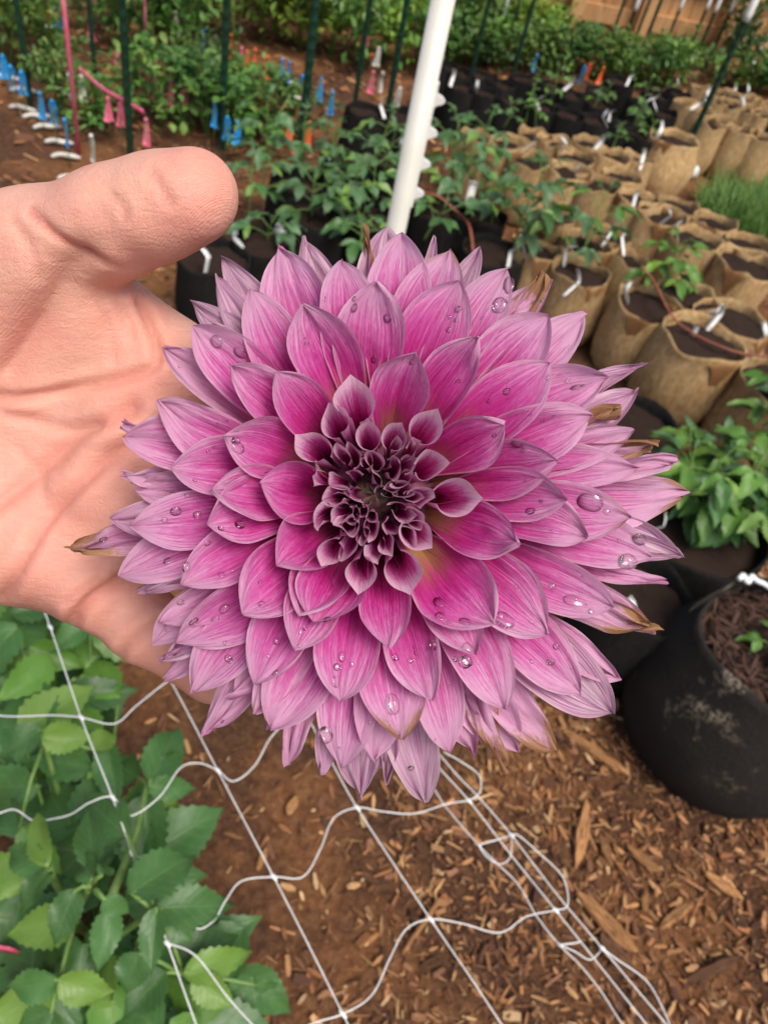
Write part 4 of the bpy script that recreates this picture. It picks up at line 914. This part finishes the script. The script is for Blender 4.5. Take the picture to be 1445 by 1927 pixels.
def cap(P, a, b, ra, rb):
    a, b = np.array(a), np.array(b); ab = b - a; L2 = ab.dot(ab)
    t = np.clip(((P - a) @ ab) / L2, 0, 1); d = np.linalg.norm(P - a - t[:, None] * ab, axis=1)
    return d - (ra + (rb - ra) * t)
def smin(a, b, k):
    h = np.clip(0.5 + 0.5 * (b - a) / k, 0, 1); return b * (1 - h) + a * h - k * h * (1 - h)
def C(x, y, d): return tuple(camp(x, y, d))
HAND = [ # centre px, depth, radius -> px, depth, radius, blend
    ((-1500, 640, .275, .043), (-560, 500, .225, .030), .02), ((-560, 500, .225, .030), (-330, 620, .215, .026), .02), ((-330, 620, .215, .026), (-120, 740, .207, .019), .02),
    ((-330, 560, .210, .022), (-100, 560, .196, .019), .02),
    # metacarpals
    ((-230, 640, .204, .0135), (320, 735, .2015, .0115), .012), ((-240, 740, .205, .0135), (300, 860, .202, .0120), .010),
    ((-240, 850, .205, .0135), (255, 985, .202, .0120), .010), ((-250, 935, .206, .0140), (165, 1090, .2025, .0112), .010),
    ((-200, 900, .201, .0155), (0, 1010, .2005, .0135), .012),
    # thenar pad, thumb
    ((-160, 680, .199, .0190), (70, 610, .1975, .0160), .014), ((-60, 600, .195, .0170), (60, 492, .183, .0140), .012),
    ((60, 478, .183, .0132), (215, 420, .1745, .0112), .009), ((215, 420, .1745, .0112), (300, 388, .1715, .0106), .006), ((300, 388, .1715, .0106), (366, 366, .169, .0096), .004), ((352, 380, .1665, .0085), (300, 402, .1685, .0090), .004),
    # web towards the index
    ((120, 560, .193, .0100), (310, 690, .199, .0095), .012), ((200, 560, .1955, .0062), (350, 672, .2005, .0075), .008),
    # fingers
    ((330, 735, .202, .0110), (600, 850, .209, .0096), .007), ((600, 850, .209, .0096), (770, 940, .214, .0086), .003), ((770, 940, .214, .0086), (880, 1000, .212, .0072), .003),
    ((300, 860, .2025, .0112), (640, 1000, .211, .0098), .006), ((640, 1000, .211, .0098), (830, 1085, .214, .0088), .003), ((830, 1085, .214, .0088), (945, 1130, .211, .0074), .003),
    ((255, 985, .2025, .0112), (570, 1120, .210, .0094), .006), ((570, 1120, .210, .0094), (740, 1190, .212, .0084), .003), ((740, 1190, .212, .0084), (840, 1225, .209, .0070), .003),
    ((180, 1105, .2025, .0098), (275, 1178, .2025, .0095), .005), ((275, 1178, .2025, .0095), (405, 1258, .204, .0086), .003), ((405, 1258, .204, .0086), (525, 1272, .206, .0076), .003), ((525, 1272, .206, .0076), (600, 1262, .203, .0064), .003),
    # pads under the fingers
    ((230, 800, .1935, .0065), (280, 830, .1945, .006), .010), ((190, 930, .1935, .0065), (225, 950, .1945, .006), .010), ((95, 1060, .1935, .0070), (150, 1080, .1950, .0062), .010),
]
hs_ = 0.00105
pts = np.array([[*C(a[0], a[1], a[2]), a[3]] for seg in HAND for a in seg[:2]])
lo = (pts[:, :3] - pts[:, 3:]).min(0) - 0.004; hi = (pts[:, :3] + pts[:, 3:]).max(0) + 0.004
nn = np.ceil((hi - lo) / hs_).astype(int) + 1
ax_ = [lo[i] + np.arange(nn[i]) * hs_ for i in range(3)]
val = np.full(nn, 0.05, dtype=np.float32)
for (a, b, k) in HAND:          # evaluate each limb only near itself
    pa, pb = np.array(C(*a[:3])), np.array(C(*b[:3])); R_ = max(a[3], b[3]) + 0.022
    l_ = np.maximum(((np.minimum(pa, pb) - R_ - lo) / hs_).astype(int), 0); h_ = np.minimum(((np.maximum(pa, pb) + R_ - lo) / hs_).astype(int) + 2, nn)
    gx_, gy_, gz_ = np.meshgrid(*[ax_[i][l_[i]:h_[i]] for i in range(3)], indexing='ij')
    P = np.stack([gx_.ravel(), gy_.ravel(), gz_.ravel()], 1); d = cap(P, pa, pb, a[3], b[3]).reshape(gx_.shape)
    sub = val[l_[0]:h_[0], l_[1]:h_[1], l_[2]:h_[2]]; val[l_[0]:h_[0], l_[1]:h_[1], l_[2]:h_[2]] = smin(d, sub, k)
HV, HF = surface_nets(val.astype(np.float64), lo, hs_)
def vnormals(V, Fq):
    n_ = np.cross(V[Fq[:, 2]] - V[Fq[:, 0]], V[Fq[:, 3]] - V[Fq[:, 1]]); N_ = np.zeros_like(V)
    for i in range(4): np.add.at(N_, Fq[:, i], n_)
    return N_ / np.maximum(np.linalg.norm(N_, axis=1, keepdims=True), 1e-12)
def lap(V, Fq, it):
    for _ in range(it):
        S = np.zeros_like(V); c_ = np.zeros(len(V))
        for i in range(4):
            a, b = Fq[:, i], Fq[:, (i + 1) % 4]; np.add.at(S, a, V[b]); np.add.at(S, b, V[a]); np.add.at(c_, a, 1); np.add.at(c_, b, 1)
        V = V * 0.5 + 0.5 * S / c_[:, None]
    return V
HV = lap(HV, HF, 3); HN = vnormals(HV, HF)
if HN[np.argmax(HV[:, 2])][2] < 0: HF = HF[:, ::-1]; HN = -HN
hx = PX + HV[:, 0] / -HV[:, 2] * F; hy = PY - HV[:, 1] / -HV[:, 2] * F; mpp = -HV[:, 2] / F
def pl_dist(P):
    d = np.full(len(hx), 1e9); P = [np.array(p, dtype=float) for p in P]
    fine = np.array([np.array(v[:2]) for v in resample([(p[0], p[1], 0) for p in P], 12 * len(P))])
    for a, b in zip(fine[:-1], fine[1:]):
        ab = b - a; t = np.clip(((hx - a[0]) * ab[0] + (hy - a[1]) * ab[1]) / max(ab.dot(ab), 1e-9), 0, 1)
        d = np.minimum(d, np.hypot(hx - a[0] - t * ab[0], hy - a[1] - t * ab[1]))
    return d * mpp
face = np.clip((HN[:, 2] - 0.22) / 0.45, 0, 1)
disp = np.zeros(len(HV)); red = np.zeros(len(HV)); flush = np.zeros(len(HV))
for (P, wd, dp_, rd) in [
        ([(60, 400), (110, 440), (150, 473), (200, 494), (236, 505)], .0010, .0006, .95),
        ([(210, 365), (235, 390), (240, 412)], .0008, .0003, .35), ([(285, 325), (305, 355), (322, 385)], .0010, .0003, .30),
        ([(152, 495), (128, 530), (104, 565), (52, 645), (0, 718), (-60, 800)], .0042, .0021, .15),
        ([(130, 540), (90, 600), (20, 700)], .0016, .0005, .1),
        ([(262, 565), (282, 610), (296, 655), (294, 686), (260, 704), (207, 718), (104, 737), (0, 752), (-60, 760)], .0012, .0011, .55),
        ([(0, 775), (52, 787), (130, 806), (180, 800)], .0014, .0007, .3),
        ([(250, 770), (200, 790), (166, 808), (114, 852), (69, 892), (28, 925), (-10, 955)], .0019, .0012, .5),
        ([(300, 800), (255, 830), (207, 863), (156, 908), (104, 963), (69, 1012), (35, 1071), (5, 1130)], .0017, .0012, .55),
        ([(130, 1195), (149, 1152), (180, 1120), (225, 1093), (260, 1070)], .0016, .0015, .6),
        ([(222, 1243), (239, 1217), (273, 1190), (300, 1170)], .0013, .0009, .4), ([(128, 1130), (150, 1110), (185, 1085)], .0011, .0004, .25),
        ([(110, 1010), (150, 1030), (190, 1060)], .0012, .0004, .1), ([(200, 540), (235, 590), (250, 640)], .0010, .0003, .1), ([(180, 560), (205, 620), (215, 680)], .0010, .0003, .1),
        ([(40, 850), (80, 900), (90, 960)], .0012, .0003, .1), ([(30, 420), (60, 470), (75, 520)], .0012, .0003, .15)]:
    d = pl_dist(P); g_ = np.exp(-(d / wd) ** 2); disp -= 1.35 * dp_ * g_; disp += dp_ * 0.5 * np.exp(-((d - wd * 2.2) / (wd * 1.4)) ** 2); red = np.maximum(red, rd * np.exp(-(d / (wd * 0.8)) ** 2))
for (x, y, r, a) in [(395, 330, 85, .75), (330, 430, 90, .35), (230, 610, 110, .40), (120, 660, 90, .25), (300, 760, 120, .45), (220, 900, 110, .35), (130, 1000, 110, .35), (200, 1150, 90, .45), (330, 1250, 110, .45), (60, 1080, 90, .35), (30, 860, 100, .15)]:
    flush = np.maximum(flush, a * np.exp(-((hx - x) ** 2 + (hy - y) ** 2) / r ** 2))
HV = HV + HN * (disp * face)[:, None]
hroot = np.array(camp(40, 800, .2))
hand = obj('hand', mesh('hand', HV - hroot, HF, [M['skin']], True, None, np.stack([flush * (0.3 + 0.7 * face), red * face, np.zeros(len(HV))], 1)))
hand.matrix_world = Matrix.Translation(to_world(Vector(hroot))) @ R3.to_4x4()
tag(hand, 'open pale hand with outstretched thumb cupping the dahlia from behind', 'hand')

# ------------------------------------------------------------------ the dahlia
K = 1445 / 1180.0                                   # list below was read off an enlarged view of the flower
def fx(x, y): return (130 + x / K, 400 + y / K)
FCX, FCY = fx(706, 650); DB = 0.170
Fo = camp(FCX, FCY, DB)
dahlia = empty('dahlia_flower', to_world(Fo)); dahlia.rotation_mode = 'QUATERNION'; dahlia.rotation_quaternion = R3.to_quaternion()
tag(dahlia, 'large pink and magenta dahlia bloom beaded with raindrops', 'flower')
AX = Vector((0, 0, 1)); SURF = []
def ip(x, xs, ys): return float(np.interp(x, xs, ys))
def petal(tx, ty, wd, fade=0.0, brown=0.0, yel=0.0, dh=0.0, mode='p', crump=0.0, R=0.0, h=None, phi=None, tw=None):
    r = math.hypot(tx - 706, ty - 650)
    if h is None: h = ip(r, [60, 110, 170, 235, 350, 420, 490, 560, 620, 680, 740], [.0105, .0135, .0165, .0195, .0200, .0190, .0165, .0125, .0075, .0015, -.004]) + dh
    T = camp(*fx(tx, ty), DB - h) - Fo
    u = Vector((T.x, T.y, 0)); rad = u.length; u = u / rad if rad > 1e-5 else Vector((1, 0, 0))
    rb = min(rad * 0.35, ip(r, [100, 235, 340, 500, 650], [.0012, .0050, .0095, .0098, .0100])); hb = ip(r, [100, 300, 500, 650, 740], [.003, .0000, -.001, -.002, -.003])
    B = u * rb + AX * hb
    S = AX.cross(u); L = (T - B).length
    lift = ip(r, [100, 235, 350, 500, 620, 740], [-.02, -.03, .02, .07, .12, .15]) + random.gauss(0, 0.015)
    P1 = B + (T - B) * 0.35 + AX * L * lift; P2 = B + (T - B) * 0.74 + AX * L * lift * 0.9
    P3 = T
    nt_, ns_ = (30, 19) if mode != 'f' else (18, 15)
    if mode == 'p':
        ph1 = phi or ip(r, [340, 400, 450, 520, 620, 720], [1.30, 1.12, 0.95, 0.80, 0.66, 0.60]) * random.uniform(0.9, 1.1); ph0 = max(ph1, 1.7); ph2 = 0.80; pw = 2.35
        W = 1.10 * wd / K / F * (DB - h) / 2 * ph1 / math.sin(min(ph1, 1.45)); tm = tw or random.uniform(0.60, 0.66); wb = 0.36
    else:
        ph1 = phi or 2.9; ph0 = 3.0; ph2 = ph1 + 0.1; pw = 3.2; tm = tw or 0.70; wb = 0.40
        W = R / K / F * (DB - h) * ph1
    twist = random.gauss(0, 0.10) + crump * random.gauss(0, 0.5); sd = random.uniform(0, 99); side = random.gauss(0, 0.03)
    slant = random.uniform(0.0, 0.22); seam = random.choice((-1, 1)) * random.uniform(0.3, 1); tipcurl = random.gauss(0.0, 0.02) + crump * random.gauss(0, 0.12)
    V, UV = [], []; roll = mode != 'p'
    for i in range(nt_):
        t = 1 - (1 - i / (nt_ - 1)) ** 1.25
        c_ = (1 - t) ** 3 * B + 3 * (1 - t) ** 2 * t * P1 + 3 * (1 - t) * t * t * P2 + t ** 3 * P3
        tg = (3 * (1 - t) ** 2 * (P1 - B) + 6 * (1 - t) * t * (P2 - P1) + 3 * t * t * (P3 - P2)).normalized()
        N_ = tg.cross(S).normalized(); S_ = S
        a = twist * t; S2 = S_ * math.cos(a) + N_ * math.sin(a); N2 = N_ * math.cos(a) - S_ * math.sin(a)
        if t < tm: x = t / tm; wf = wb + (1 - wb) * (x * x * (3 - 2 * x))
        else:
            x = (t - tm) / (1 - tm); wf = 1 - x ** pw
        if roll: wf = min(1.0, wb + (1 - wb) * (t / 0.8)) * (1.0 - 0.10 * max(0, t - 0.86) / 0.14)
        Wt = max(W * wf, 0.00002)
        if t < 0.5: k = t / 0.5; k = k * k * (3 - 2 * k); ph = ph0 + (ph1 - ph0) * k
        else: k = (t - 0.5) / 0.5; ph = ph1 + (ph2 - ph1) * k
        c_ = c_ + S_ * side * L * math.sin(t * 3.1) + AX * tipcurl * L * max(0, t - 0.6) ** 2 * 4
        for j in range(ns_):
            s = j / (ns_ - 1) * 2 - 1
            p = c_ + (S2 * math.sin(ph * s) + N2 * (1 - math.cos(ph * s))) * (Wt / ph)
            if roll:      # the mouth of a rolled petal: pointed on the outside, lower and overlapping at the seam
                p = p - tg * (L * t ** 4 * (0.20 * (1 - math.exp(-(abs(s) / 0.16) ** 1.3)) * min(1, Wt / L * 3) + slant * abs(s) ** 1.5 + 0.05 * s * seam)) + N2 * (Wt / ph) * 0.22 * s * seam
                p = p + (S2 * math.sin(ph * s) - N2 * math.cos(ph * s)) * (Wt / ph) * 0.16 * max(0, t - 0.82) / 0.18
            if mode == 'p':
                q_ = Vector((s * 1.2 + sd, t * 2.2, sd * 0.37))
                p = p + N2 * (0.0007 * mnoise.noise(q_ * 1.3) * (0.4 + t) + 0.0005 * abs(s) ** 3 * math.sin(t * 11 + sd) - 0.00035 * math.exp(-(s / 0.10) ** 2) * (1 - t * 0.3) + 0.00010 * math.sin(s * 17 + sd))
                if crump: p = p + (N2 * mnoise.noise(q_ * 2.6) + S2 * mnoise.noise(q_ * 2.1 + Vector((5, 5, 5))) * 0.6) * 0.0042 * crump * (0.3 + t)
            else:
                q_ = Vector((s * 1.5 + sd, t * 2.0, sd * 0.2)); p = p + N2 * 0.00035 * mnoise.noise(q_ * 1.6) * (1 + t) + S2 * 0.0004 * mnoise.noise(q_ * 1.1 + Vector((3, 1, 2))) * t
            V.append(p); UV.append((s * 0.5 + 0.5, t))
    Fc = [f[::-1] for f in grid_faces(nt_, ns_)]
    o = obj('petal', mesh('petal', V, Fc, [M['petal']], True, UV), dahlia)
    o.color = (0.3 + 0.7 * fade, brown, yel, 1)
    SURF.append((o, np.array([tuple(v) for v in V]).reshape(nt_, ns_, 3), r, mode))
    return o
# (tip x, tip y, width, fade, brown, yellow)
MAIN = [(800, 318, 122, 0, 0, .5), (940, 290, 112, 0, 0, .6), (1005, 488, 112, -.1, 0, .3), (1127, 572, 128, 0, 0, .5), (1035, 765, 118, -.05, 0, .6), (978, 950, 165, 0, 0, .9), (740, 1003, 108, -.05, 0, .1),
    (625, 1132, 142, .05, 0, 0), (400, 925, 148, .02, 0, .3), (318, 718, 140, .0, 0, .5), (358, 515, 132, 0, 0, .9), (475, 367, 106, 0, 0, .2), (370, 350, 112, .05, 0, .1), (540, 210, 146, .02, 0, .95), (710, 160, 150, .05, 0, 1.0),
    (1110, 345, 140, 0, 0, .7), (1237, 378, 135, .12, 0, .2), (1208, 465, 128, .05, 0, .2), (1293, 700, 132, .12, .55, .2), (1195, 748, 118, .05, .5, .3), (1345, 795, 118, .18, 0, 0), (1250, 908, 116, .12, 0, 0), (1103, 972, 142, .06, 0, .2),
    (1003, 1145, 132, .14, 0, 0), (835, 1130, 118, .1, .2, 0), (1180, 1112, 122, .16, 0, 0), (765, 1210, 150, .14, .62, 0), (878, 1246, 112, .18, 0, 0), (466, 1192, 146, .16, 0, 0), (428, 1088, 130, .08, 0, 0), (245, 990, 130, .14, 0, 0),
    (256, 858, 125, .08, 0, 0), (144, 722, 125, .12, .35, 0), (236, 590, 130, .06, 0, .1), (128, 520, 126, .14, 0, 0), (203, 430, 116, .12, .5, 0), (286, 262, 122, .16, 0, 0), (418, 178, 122, .12, 0, .1), (628, 108, 132, .12, .4, .1),
    (900, 155, 150, .05, 0, .1), (1105, 236, 150, .1, .45, .1), (1190, 232, 112, .26, 0, 0), (118, 838, 120, .16, 0, 0), (282, 1105, 125, .18, 0, 0), (628, 1280, 130, .24, 0, 0),
    (488, 82, 146, .16, .4, 0), (765, 48, 142, .16, 0, 0), (880, 86, 142, .14, .55, 0), (1010, 130, 112, .16, 0, 0), (1112, 158, 92, .34, 0, 0), (528, 930, 120, 0, 0, .3), (330, 640, 120, .05, 0, 0), (1150, 660, 120, .0, 0, .2), (520, 1010, 120, .05, 0, 0), (940, 1020, 120, .05, 0, 0)]
for (x, y, w_, fd_, br, ye) in MAIN: petal(x, y, w_, fd_ + random.uniform(-.05, .07), min(1, br * 1.12), ye, dh=random.gauss(0, .0006), crump=random.uniform(0.05, 0.28))
OUT = [(540, 60, 84, .75, .5, .3), (357, 108, 82, .75, 0, .2), (340, 145, 72, .7, 0, .2), (285, 208, 84, .95, 0, .2), (226, 318, 92, .45, .45, .3), (735, 27, 104, .75, 0, .3), (690, 42, 26, .3, 1, .6), (840, 58, 44, .7, 0, .3), (945, 85, 66, .9, .4, .2), (1085, 160, 64, .4, 1, .7), (1310, 352, 62, .6, .3, .5), (1312, 404, 84, .6, .2, .3),
    (1268, 462, 34, .3, 1, .7), (1332, 548, 54, .35, .75, .7), (1400, 572, 54, .35, .2, .7), (1424, 640, 112, .35, .62, .4), (1310, 590, 100, .25, 0, .2), (1410, 792, 92, .8, 0, .5), (1385, 852, 44, .3, 0, .5), (1340, 948, 76, .6, .85, .7), (1350, 970, 84, .45, .55, .4), (1248, 1150, 134, .9, 0, .2), (1118, 1240, 92, .45, .75, .5),
    (1040, 1242, 120, .4, 0, .2), (1000, 1275, 54, .5, 1, .8), (822, 1365, 112, .7, 0, .3), (738, 1328, 56, .6, 0, .5), (668, 1352, 112, .75, 0, .4), (582, 1286, 74, .5, 0, .4), (502, 1276, 62, .35, 0, .4), (452, 1198, 100, .45, 0, .3), (316, 1196, 84, .45, 0, .5), (372, 1120, 90, .3, 0, .4), (218, 1080, 74, .4, 0, .5), (206, 1030, 64, .6, 0, .6),
    (196, 992, 92, .45, 0, .3), (22, 772, 72, .35, .7, .8), (128, 605, 56, .5, .2, .7), (98, 705, 104, .55, 0, .3), (126, 490, 44, .5, 0, .5), (160, 872, 66, .7, 0, .5), (940, 1250, 90, .35, .3, .4), (1270, 1080, 80, .3, .4, .4), (330, 250, 90, .4, 0, .3), (1300, 500, 90, .3, 0, .2), (700, 1260, 110, .4, 0, .3), (430, 1150, 90, .3, 0, .3), (210, 940, 90, .3, 0, .2), (150, 640, 90, .3, 0, .2)]
for (x, y, w_, fd_, br, cr) in OUT: petal(x, y, w_, fd_, min(1, br * 1.1), 0, dh=-.0035 + random.gauss(0, .0012), crump=cr)
# rolled petals round the centre: opening centre and radius
def tube_petal(ox, oy, R, fade=.02, mode='t', tilt=0.38, openq=0.0):
    """a petal still rolled into a trumpet: mouth centre and radius; openq unrolls the seam"""
    r = math.hypot(ox - 706, oy - 650); big = mode == 't'
    h = ip(r, [0, 60, 110, 150, 200, 260], [.0105, .0145, .0180, .0200, .0212, .0212])
    Tc = camp(*fx(ox, oy), DB - h) - Fo; u = Vector((Tc.x, Tc.y, 0)); u = u.normalized() if u.length > 1e-5 else Vector((1, 0, 0)); S = AX.cross(u)
    Rm = R / K / F * (DB - h); B = u * min(u.dot(Tc) * 0.72, .0115) + AX * .002
    P1 = B.lerp(Tc, 0.45) + u * 0.0006; nt_, ns_ = (24, 27) if big else (16, 19)
    n1 = (AX * math.cos(tilt) + u * math.sin(tilt) + S * random.gauss(0, 0.22 if big else 0.5)).normalized(); sd = random.uniform(0, 99); seam = random.choice((-1, 1)); rot = random.gauss(0, 0.9) if not big else random.gauss(0, 0.12)
    half = 3.02 - openq; wild = 0.20 if big else random.uniform(0.35, 0.9); ov = random.uniform(0.10, 0.30); ell = random.uniform(0.86, 1.0) if big else random.uniform(0.6, 0.95)
    V, UV = [], []
    for i in range(nt_):
        t = 1 - (1 - i / (nt_ - 1)) ** 1.4; c_ = (1 - t) ** 2 * B + 2 * t * (1 - t) * P1 + t * t * Tc
        tg = ((P1 - B) * (1 - t) + (Tc - P1) * t).normalized(); n_ = tg.lerp(n1, t ** 1.5).normalized(); E1 = (u - n_ * u.dot(n_)).normalized(); E2 = n_.cross(E1)
        rr = Rm * (0.50 + 0.50 * min(1, t / 0.8) ** 1.2) * (1 + 0.30 * (max(0, t - 0.78) / 0.22) ** 2)
        for j in range(ns_):
            q = j / (ns_ - 1) * 2 - 1; al = q * half + rot; k = 1 - ov * max(0.0, seam * q) ** 2.0 * t
            pt = math.exp(-(abs(q) / 0.10) ** 1.2) * t ** 6          # the pointed tip on the outer lip
            p = c_ + (E1 * math.cos(al) * (1 + 0.24 * pt) + E2 * math.sin(al) * ell) * rr * k + n_ * rr * (0.22 * pt - (0.30 * openq + 0.14) * abs(q) ** 2 * t ** 3 + wild * mnoise.noise(Vector((q * 1.7 + sd, t * 1.5, sd))) * t)
            p = p + E1 * wild * 0.8 * rr * mnoise.noise(Vector((q * 1.9, sd, t))) * t
            V.append(p); UV.append((q * 0.5 + 0.5, 0.15 + 0.85 * t))
    o = obj('petal', mesh('petal', V, [f[::-1] for f in grid_faces(nt_, ns_)], [M['petal']], True, UV), dahlia)
    o.color = (0.3 + 0.7 * fade, 0.0 if random.random() < 0.8 or big else 0.5, 0, 0.0)
    SURF.append((o, np.array([tuple(v) for v in V]).reshape(nt_, ns_, 3), r, mode)); return o
for (x, y, R) in [(888, 658, 46), (765, 826, 43), (671, 830, 34), (605, 781, 28), (800, 740, 33), (563, 542, 39), (655, 434, 42), (613, 482, 34), (822, 499, 38), (750, 518, 28), (690, 517, 29)]: tube_petal(x, y, R * 0.92, tilt=random.uniform(.25, .5), openq=random.choice((0, 0, .1, .3)))
for (tx, ty, w_, ph) in [(440, 622, 92, 1.75), (480, 812, 100, 1.55), (563, 946, 104, 1.7)]: petal(tx, ty, w_ * 1.15, -.12, 0, .2, phi=ph)
for (x, y, R) in [(648, 560, 24), (577, 606, 21), (795, 556, 22), (832, 592, 25), (820, 655, 22), (590, 698, 22), (632, 722, 22), (660, 772, 22), (712, 776, 20), (752, 726, 20), (770, 690, 18), (740, 575, 20), (700, 578, 20), (770, 610, 19), (630, 610, 19), (612, 655, 19), (655, 690, 17), (690, 735, 17), (665, 640, 15), (735, 660, 15), (700, 615, 14), (745, 625, 14), (680, 690, 13), (712, 690, 13), (690, 660, 11), (718, 640, 11)] + [(706 + q_ * math.cos(a_), 650 + q_ * math.sin(a_), random.uniform(13, 21)) for q_, a_ in [(random.uniform(50, 125), k * 0.45) for k in range(14)]]:
    tube_petal(x + random.gauss(0, 6), y + random.gauss(0, 6), R * random.uniform(1.0, 1.45), .04, 'f', tilt=random.gauss(-.1, .55), openq=random.choice((0, .2, .6, 1.0)))
# heart of the flower, calyx and stalk
def dome(r, hh, n=24, m=8, bumps=0.0):
    V = [(0, 0, hh)]; Fc = []
    for j in range(1, m + 1):
        a = j / m * math.pi / 2
        for i in range(n):
            b = 2 * math.pi * i / n; k = 1 + bumps * mnoise.noise(Vector((math.cos(b) * 3, math.sin(b) * 3, j * 0.7))); V.append((r * math.sin(a) * math.cos(b) * k, r * math.sin(a) * math.sin(b) * k, hh * math.cos(a) * k))
    for i in range(n): Fc.append((0, 1 + i, 1 + (i + 1) % n))
    for j in range(m - 1):
        for i in range(n): a, b = 1 + j * n + i, 1 + j * n + (i + 1) % n; Fc.append((a, a + n, b + n, b))
    return V, Fc
M['heart'] = simple('flower_heart', (0.06, 0.07, 0.02), (0.13, 0.03, 0.06), 500, 0.7, 0.5, 0.0006, var=0)
obj('flower_heart', mesh('flower_heart', *dome(0.0058, 0.0085, bumps=0.3), [M['heart']]), dahlia)
M['disc'] = simple('petal_bases', (0.16, 0.02, 0.07), (0.26, 0.05, 0.10), 400, 0.6, 0.4, 0.0006, var=0)
obj('flower_disc', mesh('flower_disc', *dome(0.0150, 0.0030, 30, 8, bumps=0.1), [M['disc']]), dahlia)
cal = obj('receptacle', mesh('receptacle', [(x, y, -z * 1.1 - 0.001) for x, y, z in dome(0.0105, 0.007)[0]], [f[::-1] for f in dome(0.01, 0.007)[1]], [M['stem']]), dahlia)
for k in range(10):
    V, Fc, UV = leaf_geo(8, 3, 3, 0.5, 0.2); o = obj('bract', mesh('bract', V, Fc, [M['leaf_young']], True, UV), dahlia)
    a = k * 0.628; o.matrix_basis = Matrix.Translation((0.006 * math.cos(a), 0.006 * math.sin(a), -0.004)) @ Matrix.Rotation(a - math.pi / 2, 4, 'Z') @ Matrix.Rotation(-0.35, 4, 'X') @ Matrix.Diagonal((0.012, 0.016, 0.016, 1))
sp_ = resample([(0, 0, -0.006), (0.001, -0.002, -0.03), (0.004, -0.004, -0.07), (0.010, -0.004, -0.115)], 16)
obj('stalk', mesh('stalk', *tube(sp_, [0.0042 - 0.00006 * i for i in range(16)], 12), [M['stem']]), dahlia)

# raindrops sit on the petal that is uppermost at their place
DV, DF = dome(1.0, 0.45, 20, 7); nb_ = len(DV); DV = DV + [(0, 0, -0.05)]; DF = DF + [(nb_, nb_ - 20 + (i + 1) % 20, nb_ - 20 + i) for i in range(20)]
drop_me = mesh('water_drop', DV, DF, [M['water']])
allp = []; 
for si, (o, G, r, mode) in enumerate(SURF):
    W3 = G + np.array(Fo); allp.append(np.stack([PX + W3[..., 0] / -W3[..., 2] * F, PY - W3[..., 1] / -W3[..., 2] * F, -W3[..., 2]], -1))
def lay_drop(px, py, rad, el=1.0):
    best = None
    for si, Q in enumerate(allp):
        if SURF[si][3] != 'p': continue
        d = np.hypot(Q[..., 0] - px, Q[..., 1] - py); k = np.unravel_index(np.argmin(d), d.shape)
        if d[k] < 14 and (best is None or Q[k][2] < best[0]): best = (Q[k][2], si, k)
    if best is None: return
    _, si, (i, j) = best; o, G, r, mode = SURF[si]; n_, m_ = G.shape[:2]
    if not (2 <= i < n_ - 3 and 2 <= j < m_ - 2): return
    p = Vector(G[i, j]); a = Vector(G[i + 1, j] - G[i - 1, j]); b = Vector(G[i, j + 1] - G[i, j - 1]); nn_ = a.cross(b).normalized()
    if nn_.z < 0: nn_ = -nn_
    if nn_.z < 0.25: return
    x = (a - nn_ * a.dot(nn_)).normalized(); y = nn_.cross(x)
    m = Matrix((x * rad * el, y * rad, nn_ * rad)).transposed().to_4x4(); m.translation = p + nn_ * 0.00005
    obj('water_drop', drop_me, o, m)
for (x, y, r, el) in [(1103, 945, 0.0024, 1.15), (1145, 963, .0008, 1), (872, 1247, .0014, 1), (1000, 1297, .0013, 1.2), (735, 1330, .0017, 1.3), (800, 1335, .0013, 1), (540, 1270, .0015, 1.1), (550, 1310, .0010, 1), (950, 1170, .0016, 1.4), (962, 1205, .0010, 1), (635, 1255, .0008, 1), (632, 1280, .0010, 1.3), (615, 1380, .0016, 1.2), (365, 1150, .0010, 1.2), (338, 1135, .0008, 1), (310, 1058, .0009, 1), (348, 1068, .0009, 1.2), (330, 965, .0011, 1.1), (375, 970, .0009, 1),
        (1180, 1055, .0018, 1.3), (1085, 1135, .0016, 1.6), (1110, 1150, .0007, 1), (885, 620, .0012, 1.3), (862, 580, .0007, 1), (940, 570, .0016, 1.1), (935, 630, .0009, 1), (1045, 735, .0011, 1.3), (1080, 730, .0010, 1.5), (405, 640, .0012, 1.1), (450, 660, .0011, 1.3), (1072, 745, .0007, 1), (430, 1240, .0008, 1), (1040, 1250, .0009, 1), (825, 1130, .0012, 1.3), (800, 1150, .0008, 1), (520, 1210, .0008, 1)]: lay_drop(x, y, r, el)
for k in range(240):
    a = random.uniform(0, 6.28); q_ = random.uniform(250, 540); lay_drop(FCX + q_ * math.cos(a), FCY + q_ * math.sin(a), min(0.0014, 0.00026 * math.exp(abs(random.gauss(0, 0.75)))), random.uniform(0.9, 1.4))
